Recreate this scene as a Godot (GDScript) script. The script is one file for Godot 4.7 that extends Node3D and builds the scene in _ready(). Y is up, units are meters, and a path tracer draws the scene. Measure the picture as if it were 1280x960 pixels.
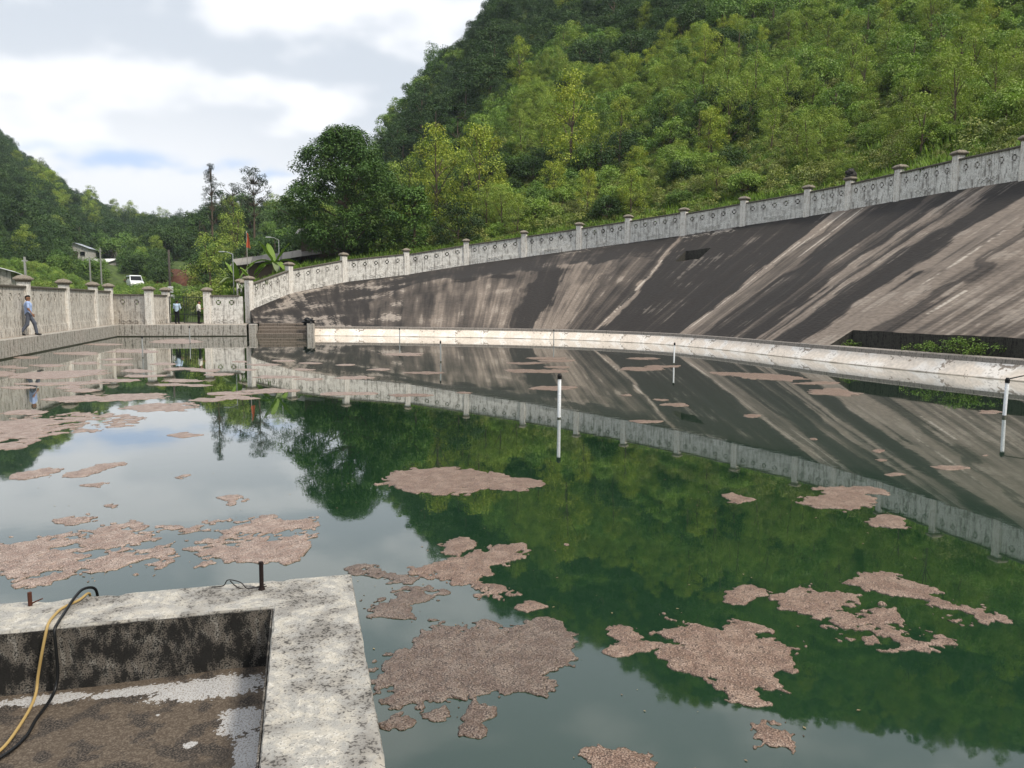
extends Node3D
# A concrete rainwater reservoir below a forested limestone hill, seen from a small concrete tank on its edge.
# Metres; y = 0 is the water surface; V(x, y, d) puts d metres in front of the camera's foot along -z.

var rng := RandomNumberGenerator.new()
var mats := {}
var tints := {}
var names := {}
var basin: PackedVector2Array        # edge of the excavated basin in (x, d)
var basin_h: PackedFloat32Array      # ground height along that edge

func V(x: float, y: float, d: float) -> Vector3:
	return Vector3(x, y, -d)

# ------------------------------------------------------------------ naming helpers
func numbered(called: String) -> String:
	var k: int = names.get(called, -1) + 1
	names[called] = k
	return called if k == 0 else "%s_%03d" % [called, k]

func tag(o: Node, label := "", category := "", group := "", kind := "") -> Node:
	if label: o.set_meta("label", label)
	if category: o.set_meta("category", category)
	if group: o.set_meta("group", group)
	if kind: o.set_meta("kind", kind)
	return o

func thing(called: String, label: String, category: String, at := Vector3.ZERO, turn := 0.0, group := "") -> Node3D:
	var o := Node3D.new()
	o.name = numbered(called)
	add_child(o)
	o.position = at
	o.rotation.y = turn
	tag(o, label, category, group)
	return o

func obj(called: String, mesh: Mesh, m: Material, parent: Node = null) -> MeshInstance3D:
	var o := MeshInstance3D.new()
	o.mesh = mesh
	o.material_override = m
	if parent == null:
		o.name = numbered(called)
		add_child(o)
	else:
		o.name = called
		parent.add_child(o, true)
	return o

# ------------------------------------------------------------------ mesh helpers
func tool() -> SurfaceTool:
	var st := SurfaceTool.new()
	st.begin(Mesh.PRIMITIVE_TRIANGLES)
	st.set_smooth_group(-1)
	return st

func done(st: SurfaceTool) -> ArrayMesh:
	st.generate_normals()
	return st.commit()

# a flat convex polygon, wound so that it faces away from the point inside
func face(st: SurfaceTool, pts: Array, inside: Vector3) -> void:
	var a: Vector3 = pts[0]
	var b: Vector3 = pts[1]
	var c: Vector3 = pts[2]
	var n := (b - a).cross(c - a)
	var flip := n.dot(a - inside) > 0.0      # clockwise front faces
	for i in range(1, pts.size() - 1):
		var tri := [pts[0], pts[i + 1], pts[i]] if flip else [pts[0], pts[i], pts[i + 1]]
		for q in tri:
			st.add_vertex(q)

# box with chamfered edges, in the frame xf
func cbox(st: SurfaceTool, xf: Transform3D, size: Vector3, bev := 0.0) -> void:
	var h := size * 0.5
	var c := xf.origin
	var b: float = min(bev, min(h.x, min(h.y, h.z)) * 0.9)
	if b <= 0.0:
		for ax in 3:
			for s in [-1.0, 1.0]:
				var u := (ax + 1) % 3
				var w := (ax + 2) % 3
				var pts := []
				for k in [[-1, -1], [1, -1], [1, 1], [-1, 1]]:
					var p := Vector3.ZERO
					p[ax] = s * h[ax]; p[u] = k[0] * h[u]; p[w] = k[1] * h[w]
					pts.append(xf * p)
				face(st, pts, c)
		return
	for ax in 3:
		var u := (ax + 1) % 3
		var w := (ax + 2) % 3
		for s in [-1.0, 1.0]:
			var pts := []
			for k in [[-1, -1], [1, -1], [1, 1], [-1, 1]]:
				var p := Vector3.ZERO
				p[ax] = s * h[ax]; p[u] = k[0] * (h[u] - b); p[w] = k[1] * (h[w] - b)
				pts.append(xf * p)
			face(st, pts, c)
		for s in [-1.0, 1.0]:
			for t in [-1.0, 1.0]:
				var pts := []
				for k in [[-1, 0], [1, 0], [1, 1], [-1, 1]]:
					var p := Vector3.ZERO
					p[ax] = k[0] * (h[ax] - b)
					p[u] = s * (h[u] if k[1] == 0 else h[u] - b)
					p[w] = t * (h[w] - b if k[1] == 0 else h[w])
					pts.append(xf * p)
				face(st, pts, c)
	for sx in [-1.0, 1.0]:
		for sy in [-1.0, 1.0]:
			for sz in [-1.0, 1.0]:
				face(st, [xf * Vector3(sx * h.x, sy * (h.y - b), sz * (h.z - b)), xf * Vector3(sx * (h.x - b), sy * h.y, sz * (h.z - b)), xf * Vector3(sx * (h.x - b), sy * (h.y - b), sz * h.z)], c)

func boxm(size: Vector3, bev := 0.0, at := Vector3.ZERO) -> ArrayMesh:
	var st := tool()
	cbox(st, Transform3D(Basis.IDENTITY, at), size, bev)
	return done(st)

# tube along points with one radius per point
func tube(st: SurfaceTool, pts: Array, rad: Array, sides := 8, closed := true) -> void:
	var rings := []
	var n := pts.size()
	var up := Vector3(0.31, 0.2, 0.93).normalized()
	for i in n:
		var t: Vector3 = (pts[min(i + 1, n - 1)] - pts[max(i - 1, 0)]).normalized()
		var a := t.cross(up)
		if a.length() < 0.05:
			a = t.cross(Vector3.RIGHT)
		a = a.normalized()
		var b := t.cross(a)
		var ring := []
		for k in sides:
			var w := TAU * k / sides
			ring.append(pts[i] + (a * cos(w) + b * sin(w)) * rad[i])
		rings.append(ring)
	for i in n - 1:
		var mid: Vector3 = (pts[i] + pts[i + 1]) * 0.5
		for k in sides:
			var k2 := (k + 1) % sides
			face(st, [rings[i][k], rings[i][k2], rings[i + 1][k2], rings[i + 1][k]], mid)
	if closed:
		face(st, rings[0], pts[1])
		face(st, rings[n - 1], pts[n - 2])

func smooth_tube(pts: Array, rad: Array, sides := 8) -> ArrayMesh:
	var st := SurfaceTool.new()
	st.begin(Mesh.PRIMITIVE_TRIANGLES)
	st.set_smooth_group(0)
	tube(st, pts, rad, sides)
	st.index()
	st.generate_normals()
	return st.commit()

func curve(ctrl: Array, steps: int) -> Array:
	var out := []
	var n := ctrl.size()
	for i in n - 1:
		for k in steps:
			out.append(cat(ctrl, i, float(k) / steps))
	out.append(ctrl[n - 1])
	return out

func cat(c: Array, i: int, t: float) -> Vector3:
	var n := c.size()
	return (c[i] as Vector3).cubic_interpolate(c[min(i + 1, n - 1)], c[max(i - 1, 0)], c[min(i + 2, n - 1)], t)

# mesh from a grid of points with smooth normals and uvs
func grid_mesh(pts: PackedVector3Array, uvs: PackedVector2Array, nu: int, nv: int, skip = null, colors := PackedColorArray()) -> ArrayMesh:
	var idx := PackedInt32Array()
	for j in nv - 1:
		for i in nu - 1:
			if skip != null and skip.call(i, j):
				continue
			var a := j * nu + i
			idx.append_array([a, a + nu, a + 1, a + 1, a + nu, a + nu + 1])
	return indexed(pts, idx, uvs, colors)

func indexed(pts: PackedVector3Array, idx: PackedInt32Array, uvs := PackedVector2Array(), colors := PackedColorArray()) -> ArrayMesh:
	var nrm := PackedVector3Array()
	nrm.resize(pts.size())
	for k in range(0, idx.size(), 3):
		var n := (pts[idx[k + 2]] - pts[idx[k]]).cross(pts[idx[k + 1]] - pts[idx[k]])
		nrm[idx[k]] += n; nrm[idx[k + 1]] += n; nrm[idx[k + 2]] += n
	for k in nrm.size():
		nrm[k] = nrm[k].normalized()
	var a := []
	a.resize(Mesh.ARRAY_MAX)
	a[Mesh.ARRAY_VERTEX] = pts
	a[Mesh.ARRAY_NORMAL] = nrm
	if uvs.size(): a[Mesh.ARRAY_TEX_UV] = uvs
	if colors.size(): a[Mesh.ARRAY_COLOR] = colors
	a[Mesh.ARRAY_INDEX] = idx
	var m := ArrayMesh.new()
	m.add_surface_from_arrays(Mesh.PRIMITIVE_TRIANGLES, a)
	return m

# ------------------------------------------------------------------ textures
func noise(sd: int, freq: float, oct := 4, kind := FastNoiseLite.TYPE_SIMPLEX_SMOOTH) -> FastNoiseLite:
	var n := FastNoiseLite.new()
	n.seed = sd
	n.noise_type = kind
	n.frequency = freq
	n.fractal_type = FastNoiseLite.FRACTAL_FBM if oct > 1 else FastNoiseLite.FRACTAL_NONE
	n.fractal_octaves = oct
	return n

# bytes of a seamless noise picture, 0..255
func nb(n: FastNoiseLite, w: int, h: int) -> PackedByteArray:
	var im := n.get_seamless_image(w, h, false, false, 0.12)
	im.convert(Image.FORMAT_L8)
	return im.get_data()

# the same, stretched: made at w/sx by h/sy and resized
func nbs(n: FastNoiseLite, w: int, h: int, sx: int, sy: int) -> PackedByteArray:
	var im := n.get_seamless_image(w / sx, h / sy, false, false, 0.12)
	im.convert(Image.FORMAT_L8)
	im.resize(w, h, Image.INTERPOLATE_CUBIC)
	return im.get_data()

func sm(a: float, b: float, x: float) -> float:
	return smoothstep(a, b, x)

func pic(w: int, h: int, data: PackedByteArray) -> ImageTexture:
	return ImageTexture.create_from_image(Image.create_from_data(w, h, false, Image.FORMAT_RGB8, data))

func grey(w: int, h: int, data: PackedByteArray) -> ImageTexture:
	return ImageTexture.create_from_image(Image.create_from_data(w, h, false, Image.FORMAT_L8, data))

func put(d: PackedByteArray, i: int, c: Color) -> void:
	d[i * 3] = clampi(int(c.r * 255.0), 0, 255)
	d[i * 3 + 1] = clampi(int(c.g * 255.0), 0, 255)
	d[i * 3 + 2] = clampi(int(c.b * 255.0), 0, 255)

func std(c: Color, rough := 0.9) -> StandardMaterial3D:
	var m := StandardMaterial3D.new()
	m.albedo_color = c
	m.roughness = rough
	m.metallic_specular = 0.4
	return m

func tri(m: StandardMaterial3D, scale: Vector3) -> StandardMaterial3D:
	m.uv1_triplanar = true
	m.uv1_world_triplanar = true
	m.uv1_scale = scale
	m.uv1_triplanar_sharpness = 6.0
	return m

# stained render: pale base, vertical dark runs, patches of bare grey, lichen specks
func stained_texture(sd: int, base: Color, dark: Color, warm: Color, run_amount: float, speck: float) -> Array:
	var w := 512
	var h := 512
	var runs := nbs(noise(sd, 0.05, 4), w, h, 1, 16)
	var runs2 := nbs(noise(sd + 1, 0.07, 3), w, h, 1, 10)
	var big := nbs(noise(sd + 2, 0.04, 4), w, h, 2, 2)
	var fine := nb(noise(sd + 3, 0.10, 4), w, h)
	var cell := nb(noise(sd + 4, 0.25, 2), w, h)
	var d := PackedByteArray()
	d.resize(w * h * 3)
	var hm := PackedByteArray()
	hm.resize(w * h)
	for i in w * h:
		var r := runs[i] / 255.0
		var r2 := runs2[i] / 255.0
		var b := big[i] / 255.0
		var f := fine[i] / 255.0
		var c := base.lerp(warm, sm(0.4, 0.75, b) * 0.7)
		c = c.lerp(dark, clampf(sm(0.46, 0.80, r * 0.5 + r2 * 0.22 + b * 0.28) * run_amount, 0.0, 1.0))
		c = c.lerp(dark * 0.75, sm(0.60, 0.72, f * 0.65 + (1.0 - b) * 0.35) * 0.55)
		var s := cell[i] / 255.0
		c = c.lerp(dark * 0.5, sm(0.66, 0.8, s * 0.7 + f * 0.3) * speck)
		c = c * (0.93 + 0.14 * f)
		put(d, i, c)
		hm[i] = int(clampf(f * 150.0 + s * 80.0, 0.0, 255.0))
	return [pic(w, h, d), grey(w, h, hm)]

func textured(t: Array, tint: Color, scale: Vector3, relief: float, rough := 0.92) -> StandardMaterial3D:
	var m := std(tint, rough)
	m.albedo_texture = t[0]
	m.heightmap_enabled = true
	m.heightmap_texture = t[1]
	m.heightmap_scale = relief
	return tri(m, scale)

# ------------------------------------------------------------------ sky
func build_camera_and_light() -> void:
	var cam := Camera3D.new()
	cam.name = "camera"
	cam.fov = 53.13
	cam.near = 0.05
	cam.far = 2500.0
	cam.position = Vector3(0, 2.25, 0)
	cam.basis = Basis(Vector3.RIGHT, -atan(101.0 / 960.0)) * Basis(Vector3.BACK, 0.006)
	add_child(cam)
	cam.current = true

	var w := 1536
	var h := 768
	var im := Image.create(w, h, false, Image.FORMAT_RGBF)
	im.fill(Color(0.45, 0.48, 0.5))
	var n1 := noise(11, 1.0, 5)
	var n2 := noise(23, 1.0, 6)
	var n3 := noise(31, 1.0, 3)
	for j in h / 2:
		var el := (0.5 - (j + 0.5) / h) * PI
		var sy := sin(el)
		var cy := cos(el)
		for i in w:
			var az := wrapf((i + 0.5) / w * TAU, -PI, PI)        # straight ahead at the picture's edge
			var k := 1.0 / (sy + 0.22)
			var p := Vector3(sin(az) * cy * k, 0.0, cos(az) * cy * k)
			var a := n1.get_noise_3d(p.x * 0.62, 3.0, p.z * 0.95)          # broad sheets
			var b := n2.get_noise_3d(p.x * 2.3, 8.0, p.z * 2.9)            # billows
			# grey undersides and bright tops
			var t := sm(-0.22, 0.22, a + 0.85 * b + 0.03)
			var c := Color(0.50, 0.545, 0.605).lerp(Color(0.755, 0.77, 0.80), t)
			# gaps of blue low down, towards the valley
			var da := az + 0.45
			var g := n3.get_noise_3d(p.x * 2.2 + 4.0, 1.0, p.z * 3.4)
			var g2 := n2.get_noise_3d(p.x * 5.0, 20.0, p.z * 7.0)
			var wa := da + g * 0.06
			var wl := el + g2 * 0.012
			var low := exp(-pow((wl - 0.158) / 0.022, 2.0) - pow((wa + 0.03) / 0.085, 2.0)) + 0.7 * exp(-pow((wl - 0.160) / 0.015, 2.0) - pow((wa - 0.13) / 0.06, 2.0))
			var rim := exp(-pow((el - 0.13) / 0.10, 2.0)) * exp(-pow(da / 0.30, 2.0))
			c = c.lerp(Color(0.79, 0.795, 0.805), clampf(rim * 0.8, 0.0, 1.0))
			c = c.lerp(Color(0.36, 0.50, 0.74), sm(0.30, 1.1, low + g2 * 0.8 * minf(1.0, low * 2.0)) * 0.8)
			# an overcast sky is brighter overhead than at the horizon
			c = c * (1.0 + 0.38 * sm(0.35, 1.25, el))
			im.set_pixel(i, j, c)
	var sky_mat := PanoramaSkyMaterial.new()
	sky_mat.panorama = ImageTexture.create_from_image(im)
	var env := Environment.new()
	env.background_mode = Environment.BG_SKY
	env.sky = Sky.new()
	env.sky.sky_material = sky_mat
	env.tonemap_mode = Environment.TONE_MAPPER_LINEAR
	env.tonemap_exposure = 1.44
	env.fog_enabled = true
	env.fog_density = 0.00022
	env.fog_light_color = Color(0.82, 0.87, 0.93)
	env.sdfgi_enabled = true
	env.ssao_enabled = true
	env.ssil_enabled = true
	var we := WorldEnvironment.new()
	we.name = "environment"
	we.environment = env
	add_child(we)

	var sun := DirectionalLight3D.new()
	sun.name = "sun"
	sun.light_energy = 0.8
	sun.light_angular_distance = 10.0
	sun.light_color = Color(1.0, 0.965, 0.90)
	sun.shadow_enabled = true
	add_child(sun)
	sun.look_at_from_position(Vector3(50, 72, 30), Vector3.ZERO)

# ------------------------------------------------------------------ the slope's two edges
var TOE := [Vector3(-17.6, 0.80, 52.4), Vector3(-13.47, 0.62, 52.12), Vector3(-10.84, 0.62, 52.0), Vector3(-7.55, 0.62, 51.66), Vector3(-3.74, 0.62, 50.89), Vector3(-0.8, 0.62, 50.19), Vector3(1.75, 0.62, 49.24), Vector3(3.24, 0.62, 48.55), Vector3(5.11, 0.62, 47.32), Vector3(6.84, 0.62, 45.8), Vector3(8.67, 0.62, 43.63), Vector3(9.46, 0.62, 42.08), Vector3(10.46, 0.62, 39.71), Vector3(11.33, 0.62, 37.01), Vector3(12.09, 0.62, 34.1), Vector3(13.14, 0.62, 30.32), Vector3(14.36, 0.62, 26.63), Vector3(15.63, 0.62, 23.48), Vector3(18.08, 0.62, 17.22), Vector3(21.58, 0.62, 8.22), Vector3(26.08, 0.62, -3.78)]
var TOP := [Vector3(-18.4, 1.75, 54.0), Vector3(-16.72, 2.93, 58.0), Vector3(-13.39, 3.88, 61.5), Vector3(-8.77, 4.56, 64.0), Vector3(-3.88, 5.42, 64.8), Vector3(0.93, 6.06, 64.0), Vector3(5.33, 6.60, 62.5), Vector3(8.95, 7.0, 60.5), Vector3(12.62, 7.37, 57.6), Vector3(16.13, 7.79, 54.6), Vector3(19.3, 8.08, 51.2), Vector3(20.8, 8.2, 48.4), Vector3(22.05, 8.28, 44.8), Vector3(22.9, 8.25, 40.5), Vector3(23.5, 8.1, 36.0), Vector3(24.6, 8.1, 30.5), Vector3(25.8, 8.1, 26.0), Vector3(27.0, 8.1, 21.5), Vector3(29.5, 8.1, 14.0), Vector3(33.0, 8.1, 5.0), Vector3(37.5, 8.1, -7.0)]

func toe(s: float) -> Vector3:
	var i: int = min(int(s), TOE.size() - 2)
	return cat(TOE, i, s - i)

func top(s: float) -> Vector3:
	var i: int = min(int(s), TOP.size() - 2)
	return (TOP[i] as Vector3).lerp(TOP[i + 1], s - i)

# a point of the slope: s along, t up; (x, y, d)
func slope_at(s: float, t: float) -> Vector3:
	var p := toe(s).lerp(top(s), t)
	var bulge := sm(2.2, 3.4, s) * (1.0 - sm(6.6, 8.2, s))      # the far part breaks into a flatter upper half
	var tc := 0.62
	p.y += bulge * 0.55 * (t / tc if t < tc else (1.0 - t) / (1.0 - tc))
	p.y += 0.04 * sin(s * 5.1 + t * 3.0) * sin(t * PI) + 0.03 * sin(s * 13.7 + 1.0) * sin(t * PI)
	return p

func world(p: Vector3) -> Vector3:
	return Vector3(p.x, p.y, -p.z)

# ------------------------------------------------------------------ terrain
# rows: direction (pixels of a 960 px focal length, right of the middle), then [depth, height] pairs
var ROWS := [
	[-940, [[30, 0.72], [80, 4], [120, 12], [200, 45], [300, 90], [420, 110]]],
	[-640, [[30, 0.72], [80, 3], [120, 8], [180, 24], [260, 50], [320, 66], [420, 60]]],
	[-580, [[38, 0.72], [80, 3], [120, 6], [180, 18], [260, 40], [340, 55], [420, 60]]],
	[-530, [[48, 0.72], [80, 2], [120, 5], [180, 12], [260, 28], [400, 50], [440, 50]]],
	[-475, [[54, 0.72], [80, 2], [120, 5], [180, 10], [260, 22], [400, 42], [440, 42]]],
	[-410, [[55, 0.72], [80, 2], [120, 5], [200, 17], [260, 24], [400, 28], [440, 28]]],
	[-330, [[56, 1.6], [70, 3], [120, 6], [200, 20], [250, 27], [400, 30], [440, 30]]],
	[-240, [[61.5, 4.6], [90, 7], [130, 12], [200, 22], [300, 30], [440, 30]]],
	[-175, [[64, 5.4], [90, 8], [120, 17], [150, 27], [180, 28], [260, 26], [440, 20]]],
	[-140, [[65, 5.8], [90, 9], [120, 20], [150, 32], [165, 37.5], [200, 36], [260, 30], [440, 20]]],
	[-90, [[65.6, 6.3], [85, 9.5], [110, 20], [150, 39], [190, 56], [220, 54], [300, 40], [440, 25]]],
	[0, [[65.2, 7.2], [80, 11], [110, 27], [150, 48], [190, 72], [220, 85], [280, 85], [440, 50]]],
	[100, [[63, 8.0], [80, 13], [110, 29], [150, 53], [190, 79], [225, 96], [280, 95], [440, 70]]],
	[240, [[57.6, 8.7], [72, 14], [100, 30], [150, 62], [200, 100], [240, 122], [300, 118], [440, 90]]],
	[360, [[53, 9.2], [70, 16.5], [100, 33], [150, 66], [200, 104], [240, 126], [300, 120], [440, 95]]],
	[590, [[39.5, 9.4], [60, 18], [100, 44], [150, 78], [200, 112], [240, 132], [300, 130], [440, 100]]],
	[860, [[33, 9.4], [60, 20], [100, 48], [150, 84], [200, 116], [240, 132], [300, 130], [440, 100]]]]
var row_az := PackedFloat32Array()
var row_pts := []
var tn: FastNoiseLite

func prepare_terrain() -> void:
	tn = noise(77, 0.035, 3)
	var add := func(az: float, pairs: Array) -> void:
		row_az.append(az)
		row_pts.append(pairs)
	add.call(-PI, [[14, 0.72], [100, 4], [300, 30], [600, 40]])
	add.call(-2.1, [[14, 0.72], [100, 5], [300, 40], [600, 60]])
	for r in ROWS:
		var az := atan(r[0] / 960.0)
		var pairs := []
		for q in r[1]:
			pairs.append([q[0] / cos(az), q[1]])
		add.call(az, pairs)
	add.call(1.5, [[38, 9.4], [80, 32], [200, 95], [300, 110], [600, 90]])
	add.call(2.3, [[20, 0.72], [100, 10], [300, 50], [600, 60]])
	add.call(PI, [[14, 0.72], [100, 4], [300, 30], [600, 40]])
	basin = PackedVector2Array([Vector2(-9.2, -7.5), Vector2(-11.75, 0.0), Vector2(-26.2, 49.4), Vector2(-25.8, 55.4), Vector2(-20.3, 55.0), Vector2(-19.0, 54.3)])
	basin_h = PackedFloat32Array([0.72, 0.72, 0.72, 0.72, 0.72, 1.6])
	for p in TOP:
		basin.append(Vector2(p.x, p.z))
		basin_h.append(p.y + 1.1)
	basin.append(Vector2(30, -9)); basin_h.append(0.72)
	basin.append(Vector2(8, -9)); basin_h.append(0.72)

# distance to the basin's edge in direction az, and ground height there
func edge(az: float) -> Vector2:
	var dir := Vector2(sin(az), cos(az))
	var n := basin.size()
	for i in n:
		var a := basin[i]
		var b := basin[(i + 1) % n]
		var ab := b - a
		var den := dir.cross(ab)
		if absf(den) < 1e-6:
			continue
		var r := a.cross(ab) / den
		var k := a.cross(dir) / den
		if r > 0.0 and k >= -1e-5 and k <= 1.00001:
			return Vector2(r, lerpf(basin_h[i], basin_h[(i + 1) % n], clampf(k, 0, 1)))
	return Vector2(12, 0.72)

func row_h(i: int, r: float) -> float:
	var q: Array = row_pts[i]
	if r <= q[0][0]:
		return q[0][1]
	for k in q.size() - 1:
		if r <= q[k + 1][0]:
			return lerpf(q[k][1], q[k + 1][1], (r - q[k][0]) / (q[k + 1][0] - q[k][0]))
	return q[q.size() - 1][1]

func ground(az: float, r: float) -> float:
	var i := 0
	while i < row_az.size() - 2 and az > row_az[i + 1]:
		i += 1
	var t := clampf((az - row_az[i]) / (row_az[i + 1] - row_az[i]), 0, 1)
	var h := lerpf(row_h(i, r), row_h(i + 1, r), t * t * (3.0 - 2.0 * t))
	var e := edge(az)
	h += tn.get_noise_2d(sin(az) * r, cos(az) * r) * clampf((r - e.x - 12.0) * 0.04, 0.0, 3.5)
	return lerpf(e.y, h, sm(0.3, 9.0, r - e.x))

func ground_at(x: float, d: float) -> float:
	return ground(atan2(x, d), sqrt(x * x + d * d))

func build_terrain() -> void:
	var steps := [0.35, 1.2, 2.5, 4.5, 7, 10, 14, 19, 25, 32, 40, 49, 59, 70, 82, 95, 110, 127, 146, 168, 193, 222, 256, 300, 360, 440, 560, 800, 1300]
	var na := 401
	var nr: int = steps.size() + 2
	var pts := PackedVector3Array()
	for j in nr:
		for i in na:
			var az := -PI + TAU * i / (na - 1)
			var e := edge(az)
			if j < 2:
				var r := 0.5 if j == 0 else e.x + 0.3
				pts.append(V(sin(az) * r, -1.7, cos(az) * r))
			else:
				var r: float = e.x + steps[j - 2]
				pts.append(V(sin(az) * r, ground(az, r), cos(az) * r))
	var uv := PackedVector2Array()
	var o := obj("terrain", grid_mesh(pts, uv, na, nr), mats.soil)
	tag(o, "green valley floor and hill slopes around the reservoir", "terrain", "", "structure")

# ------------------------------------------------------------------ foliage
class Leaves:
	var p := PackedVector3Array()
	var n := PackedVector3Array()
	var c := PackedColorArray()

	func leaf(at: Vector3, nrm: Vector3, along: Vector3, length: float, width: float, col: Color) -> void:
		var s := along.cross(nrm).normalized() * width * 0.5
		var a := along.normalized() * length
		var k := nrm * (length * 0.12)
		var m := at + a * 0.45 + k
		var e := at + a
		p.append_array([at, e, m + s, at, m - s, e])
		n.append_array([nrm, nrm, nrm, nrm, nrm, nrm])
		c.append_array([col, col, col, col, col, col])

	func mesh() -> ArrayMesh:
		var a := []
		a.resize(Mesh.ARRAY_MAX)
		a[Mesh.ARRAY_VERTEX] = p
		a[Mesh.ARRAY_NORMAL] = n
		a[Mesh.ARRAY_COLOR] = c
		var m := ArrayMesh.new()
		m.add_surface_from_arrays(Mesh.PRIMITIVE_TRIANGLES, a)
		return m

func rdir() -> Vector3:
	var z := rng.randf_range(-1, 1)
	var a := rng.randf() * TAU
	var r := sqrt(1.0 - z * z)
	return Vector3(r * cos(a), z, r * sin(a))

# one clump: leaves round a ball, mostly facing out and up
func clump(L: Leaves, at: Vector3, r: float, count: int, size: float, slim: float, droop: float) -> void:
	var tone := rng.randf_range(0.62, 1.32)
	var hue := rng.randf_range(-0.12, 0.12)
	for k in count:
		var dir := rdir()
		if dir.y < -0.35 and rng.randf() < 0.6:
			dir.y = -dir.y
		var q := at + Vector3(dir.x, dir.y * 0.8, dir.z) * r * pow(rng.randf(), 0.4)
		var nrm := (dir * 0.7 + Vector3.UP * 0.55 + rdir() * 0.55).normalized()
		var along := (dir + rdir() * 0.7 - Vector3.UP * droop).normalized()
		along = (along - nrm * along.dot(nrm)).normalized()
		var v := tone * rng.randf_range(0.75, 1.25)
		L.leaf(q, nrm, along, size * rng.randf_range(0.7, 1.3), size * slim, Color(v * (1.0 + hue), v, v * (1.0 - hue)))

# crowns are made for a tree about 1 unit wide to each side; ry: half height, base: y of the crown's middle
func crown(kind: String, sd: int) -> Array:
	rng.seed = sd
	var L := Leaves.new()
	var limbs := []
	match kind:
		"round":                       # dense broadleaf of stacked billows
			for k in 40:
				var dir := rdir()
				dir.y = absf(dir.y) * 1.3 - 0.5
				var c := Vector3(dir.x, dir.y * 0.95, dir.z) * rng.randf_range(0.5, 0.84) + Vector3(0, 0.92, 0)
				clump(L, c, rng.randf_range(0.20, 0.34), 95, 0.092, 0.55, 0.2)
				if k % 4 == 0: limbs.append(c)
		"pale":                        # taller, feathery, open
			for k in 52:
				var y := rng.randf_range(0.2, 2.5)
				var wide := 0.75 * sin(clampf((2.75 - y) / 2.4, 0, 1) * 2.2) + 0.1
				var a := rng.randf() * TAU
				var q := wide * sqrt(rng.randf())
				var c := Vector3(cos(a) * q, y, sin(a) * q)
				clump(L, c, rng.randf_range(0.16, 0.26), 85, 0.068, 0.5, 0.25)
				if k % 5 == 0: limbs.append(c)
		"shrub":
			for k in 20:
				var a := rng.randf() * TAU
				var q := 0.8 * sqrt(rng.randf())
				var c := Vector3(cos(a) * q, rng.randf_range(0.2, 0.95) * (1.2 - q * 0.7), sin(a) * q)
				clump(L, c, rng.randf_range(0.2, 0.34), 85, 0.098, 0.5, 0.1)
				if k % 5 == 0: limbs.append(c)
		"tiered":                      # layered boughs with flat tops
			for k in 40:
				var y := rng.randf_range(0.1, 1.9)
				var wide := 1.05 * sqrt(clampf((2.1 - y) / 1.8, 0, 1))
				var a := rng.randf() * TAU
				var q := wide * sqrt(rng.randf_range(0.25, 1.0))
				var c := Vector3(cos(a) * q, floorf(y * 4.0) / 4.0 + rng.randf() * 0.09, sin(a) * q)
				clump(L, c, rng.randf_range(0.16, 0.3), 75, 0.088, 0.5, 0.0)
				if k % 5 == 0: limbs.append(c)
	return [L.mesh(), limbs]

func trunk_mesh(height: float, r: float, limbs: Array) -> ArrayMesh:
	var st := tool()
	var lean := Vector3(rng.randf_range(-0.08, 0.08), 0, rng.randf_range(-0.08, 0.08)) * height
	var pts := []
	var rad := []
	for k in 6:
		var t := k / 5.0
		pts.append(Vector3(0, -0.06 * height + t * height * 1.06, 0) + lean * t * t + Vector3(sin(t * 5.0), 0, cos(t * 4.0)) * 0.02 * height * t)
		rad.append(r * (1.25 - 0.95 * t) * (1.35 if k == 0 else 1.0))
	tube(st, pts, rad, 6)
	for l in limbs:
		var from: Vector3 = pts[clampi(int(l.y / height * 4.0), 1, 4)]
		tube(st, [from, from.lerp(l, 0.5) + Vector3(0, 0.03 * height, 0), l], [r * 0.5, r * 0.3, r * 0.1], 4)
	return done(st)

func leaf_material(c: Color) -> StandardMaterial3D:
	var m := std(c, 0.55)
	m.vertex_color_use_as_albedo = true
	m.metallic_specular = 0.35
	m.backlight_enabled = true
	m.backlight = Color(0.55, 0.62, 0.35)
	return m

var kinds := {}          # kind -> array of [crown mesh, trunk mesh]
var shades := {}         # kind -> array of leaf materials

func prepare_foliage() -> void:
	for kind in ["round", "pale", "shrub", "tiered"]:
		kinds[kind] = []
		for k in 3:
			var c := crown(kind, 100 + k * 7 + kind.length() * 31)
			kinds[kind].append([c[0], trunk_mesh({"round": 1.3, "pale": 2.2, "shrub": 0.5, "tiered": 1.7}[kind], {"round": 0.06, "pale": 0.04, "shrub": 0.03, "tiered": 0.055}[kind], c[1])])

const TONES := {
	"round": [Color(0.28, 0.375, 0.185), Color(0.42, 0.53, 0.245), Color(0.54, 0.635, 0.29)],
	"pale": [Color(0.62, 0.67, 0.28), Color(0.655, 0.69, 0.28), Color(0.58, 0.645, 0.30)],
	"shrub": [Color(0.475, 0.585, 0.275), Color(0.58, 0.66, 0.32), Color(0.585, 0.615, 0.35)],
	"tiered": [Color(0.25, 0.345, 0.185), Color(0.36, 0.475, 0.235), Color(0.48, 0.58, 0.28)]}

func place_tree(called: String, label: String, kind: String, variant: int, shade: int, x: float, d: float, size: Vector3, group := "", turn := -1.0) -> Node3D:
	var t := thing(called, label, "tree" if kind != "shrub" else "shrub", V(x, ground_at(x, d) - 0.05, d), rng.randf() * TAU if turn < 0.0 else turn, group)
	var o := obj("trunk", kinds[kind][variant][1], mats.bark, t)
	o.scale = size
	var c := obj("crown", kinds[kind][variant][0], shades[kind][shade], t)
	c.scale = size
	return t

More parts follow.
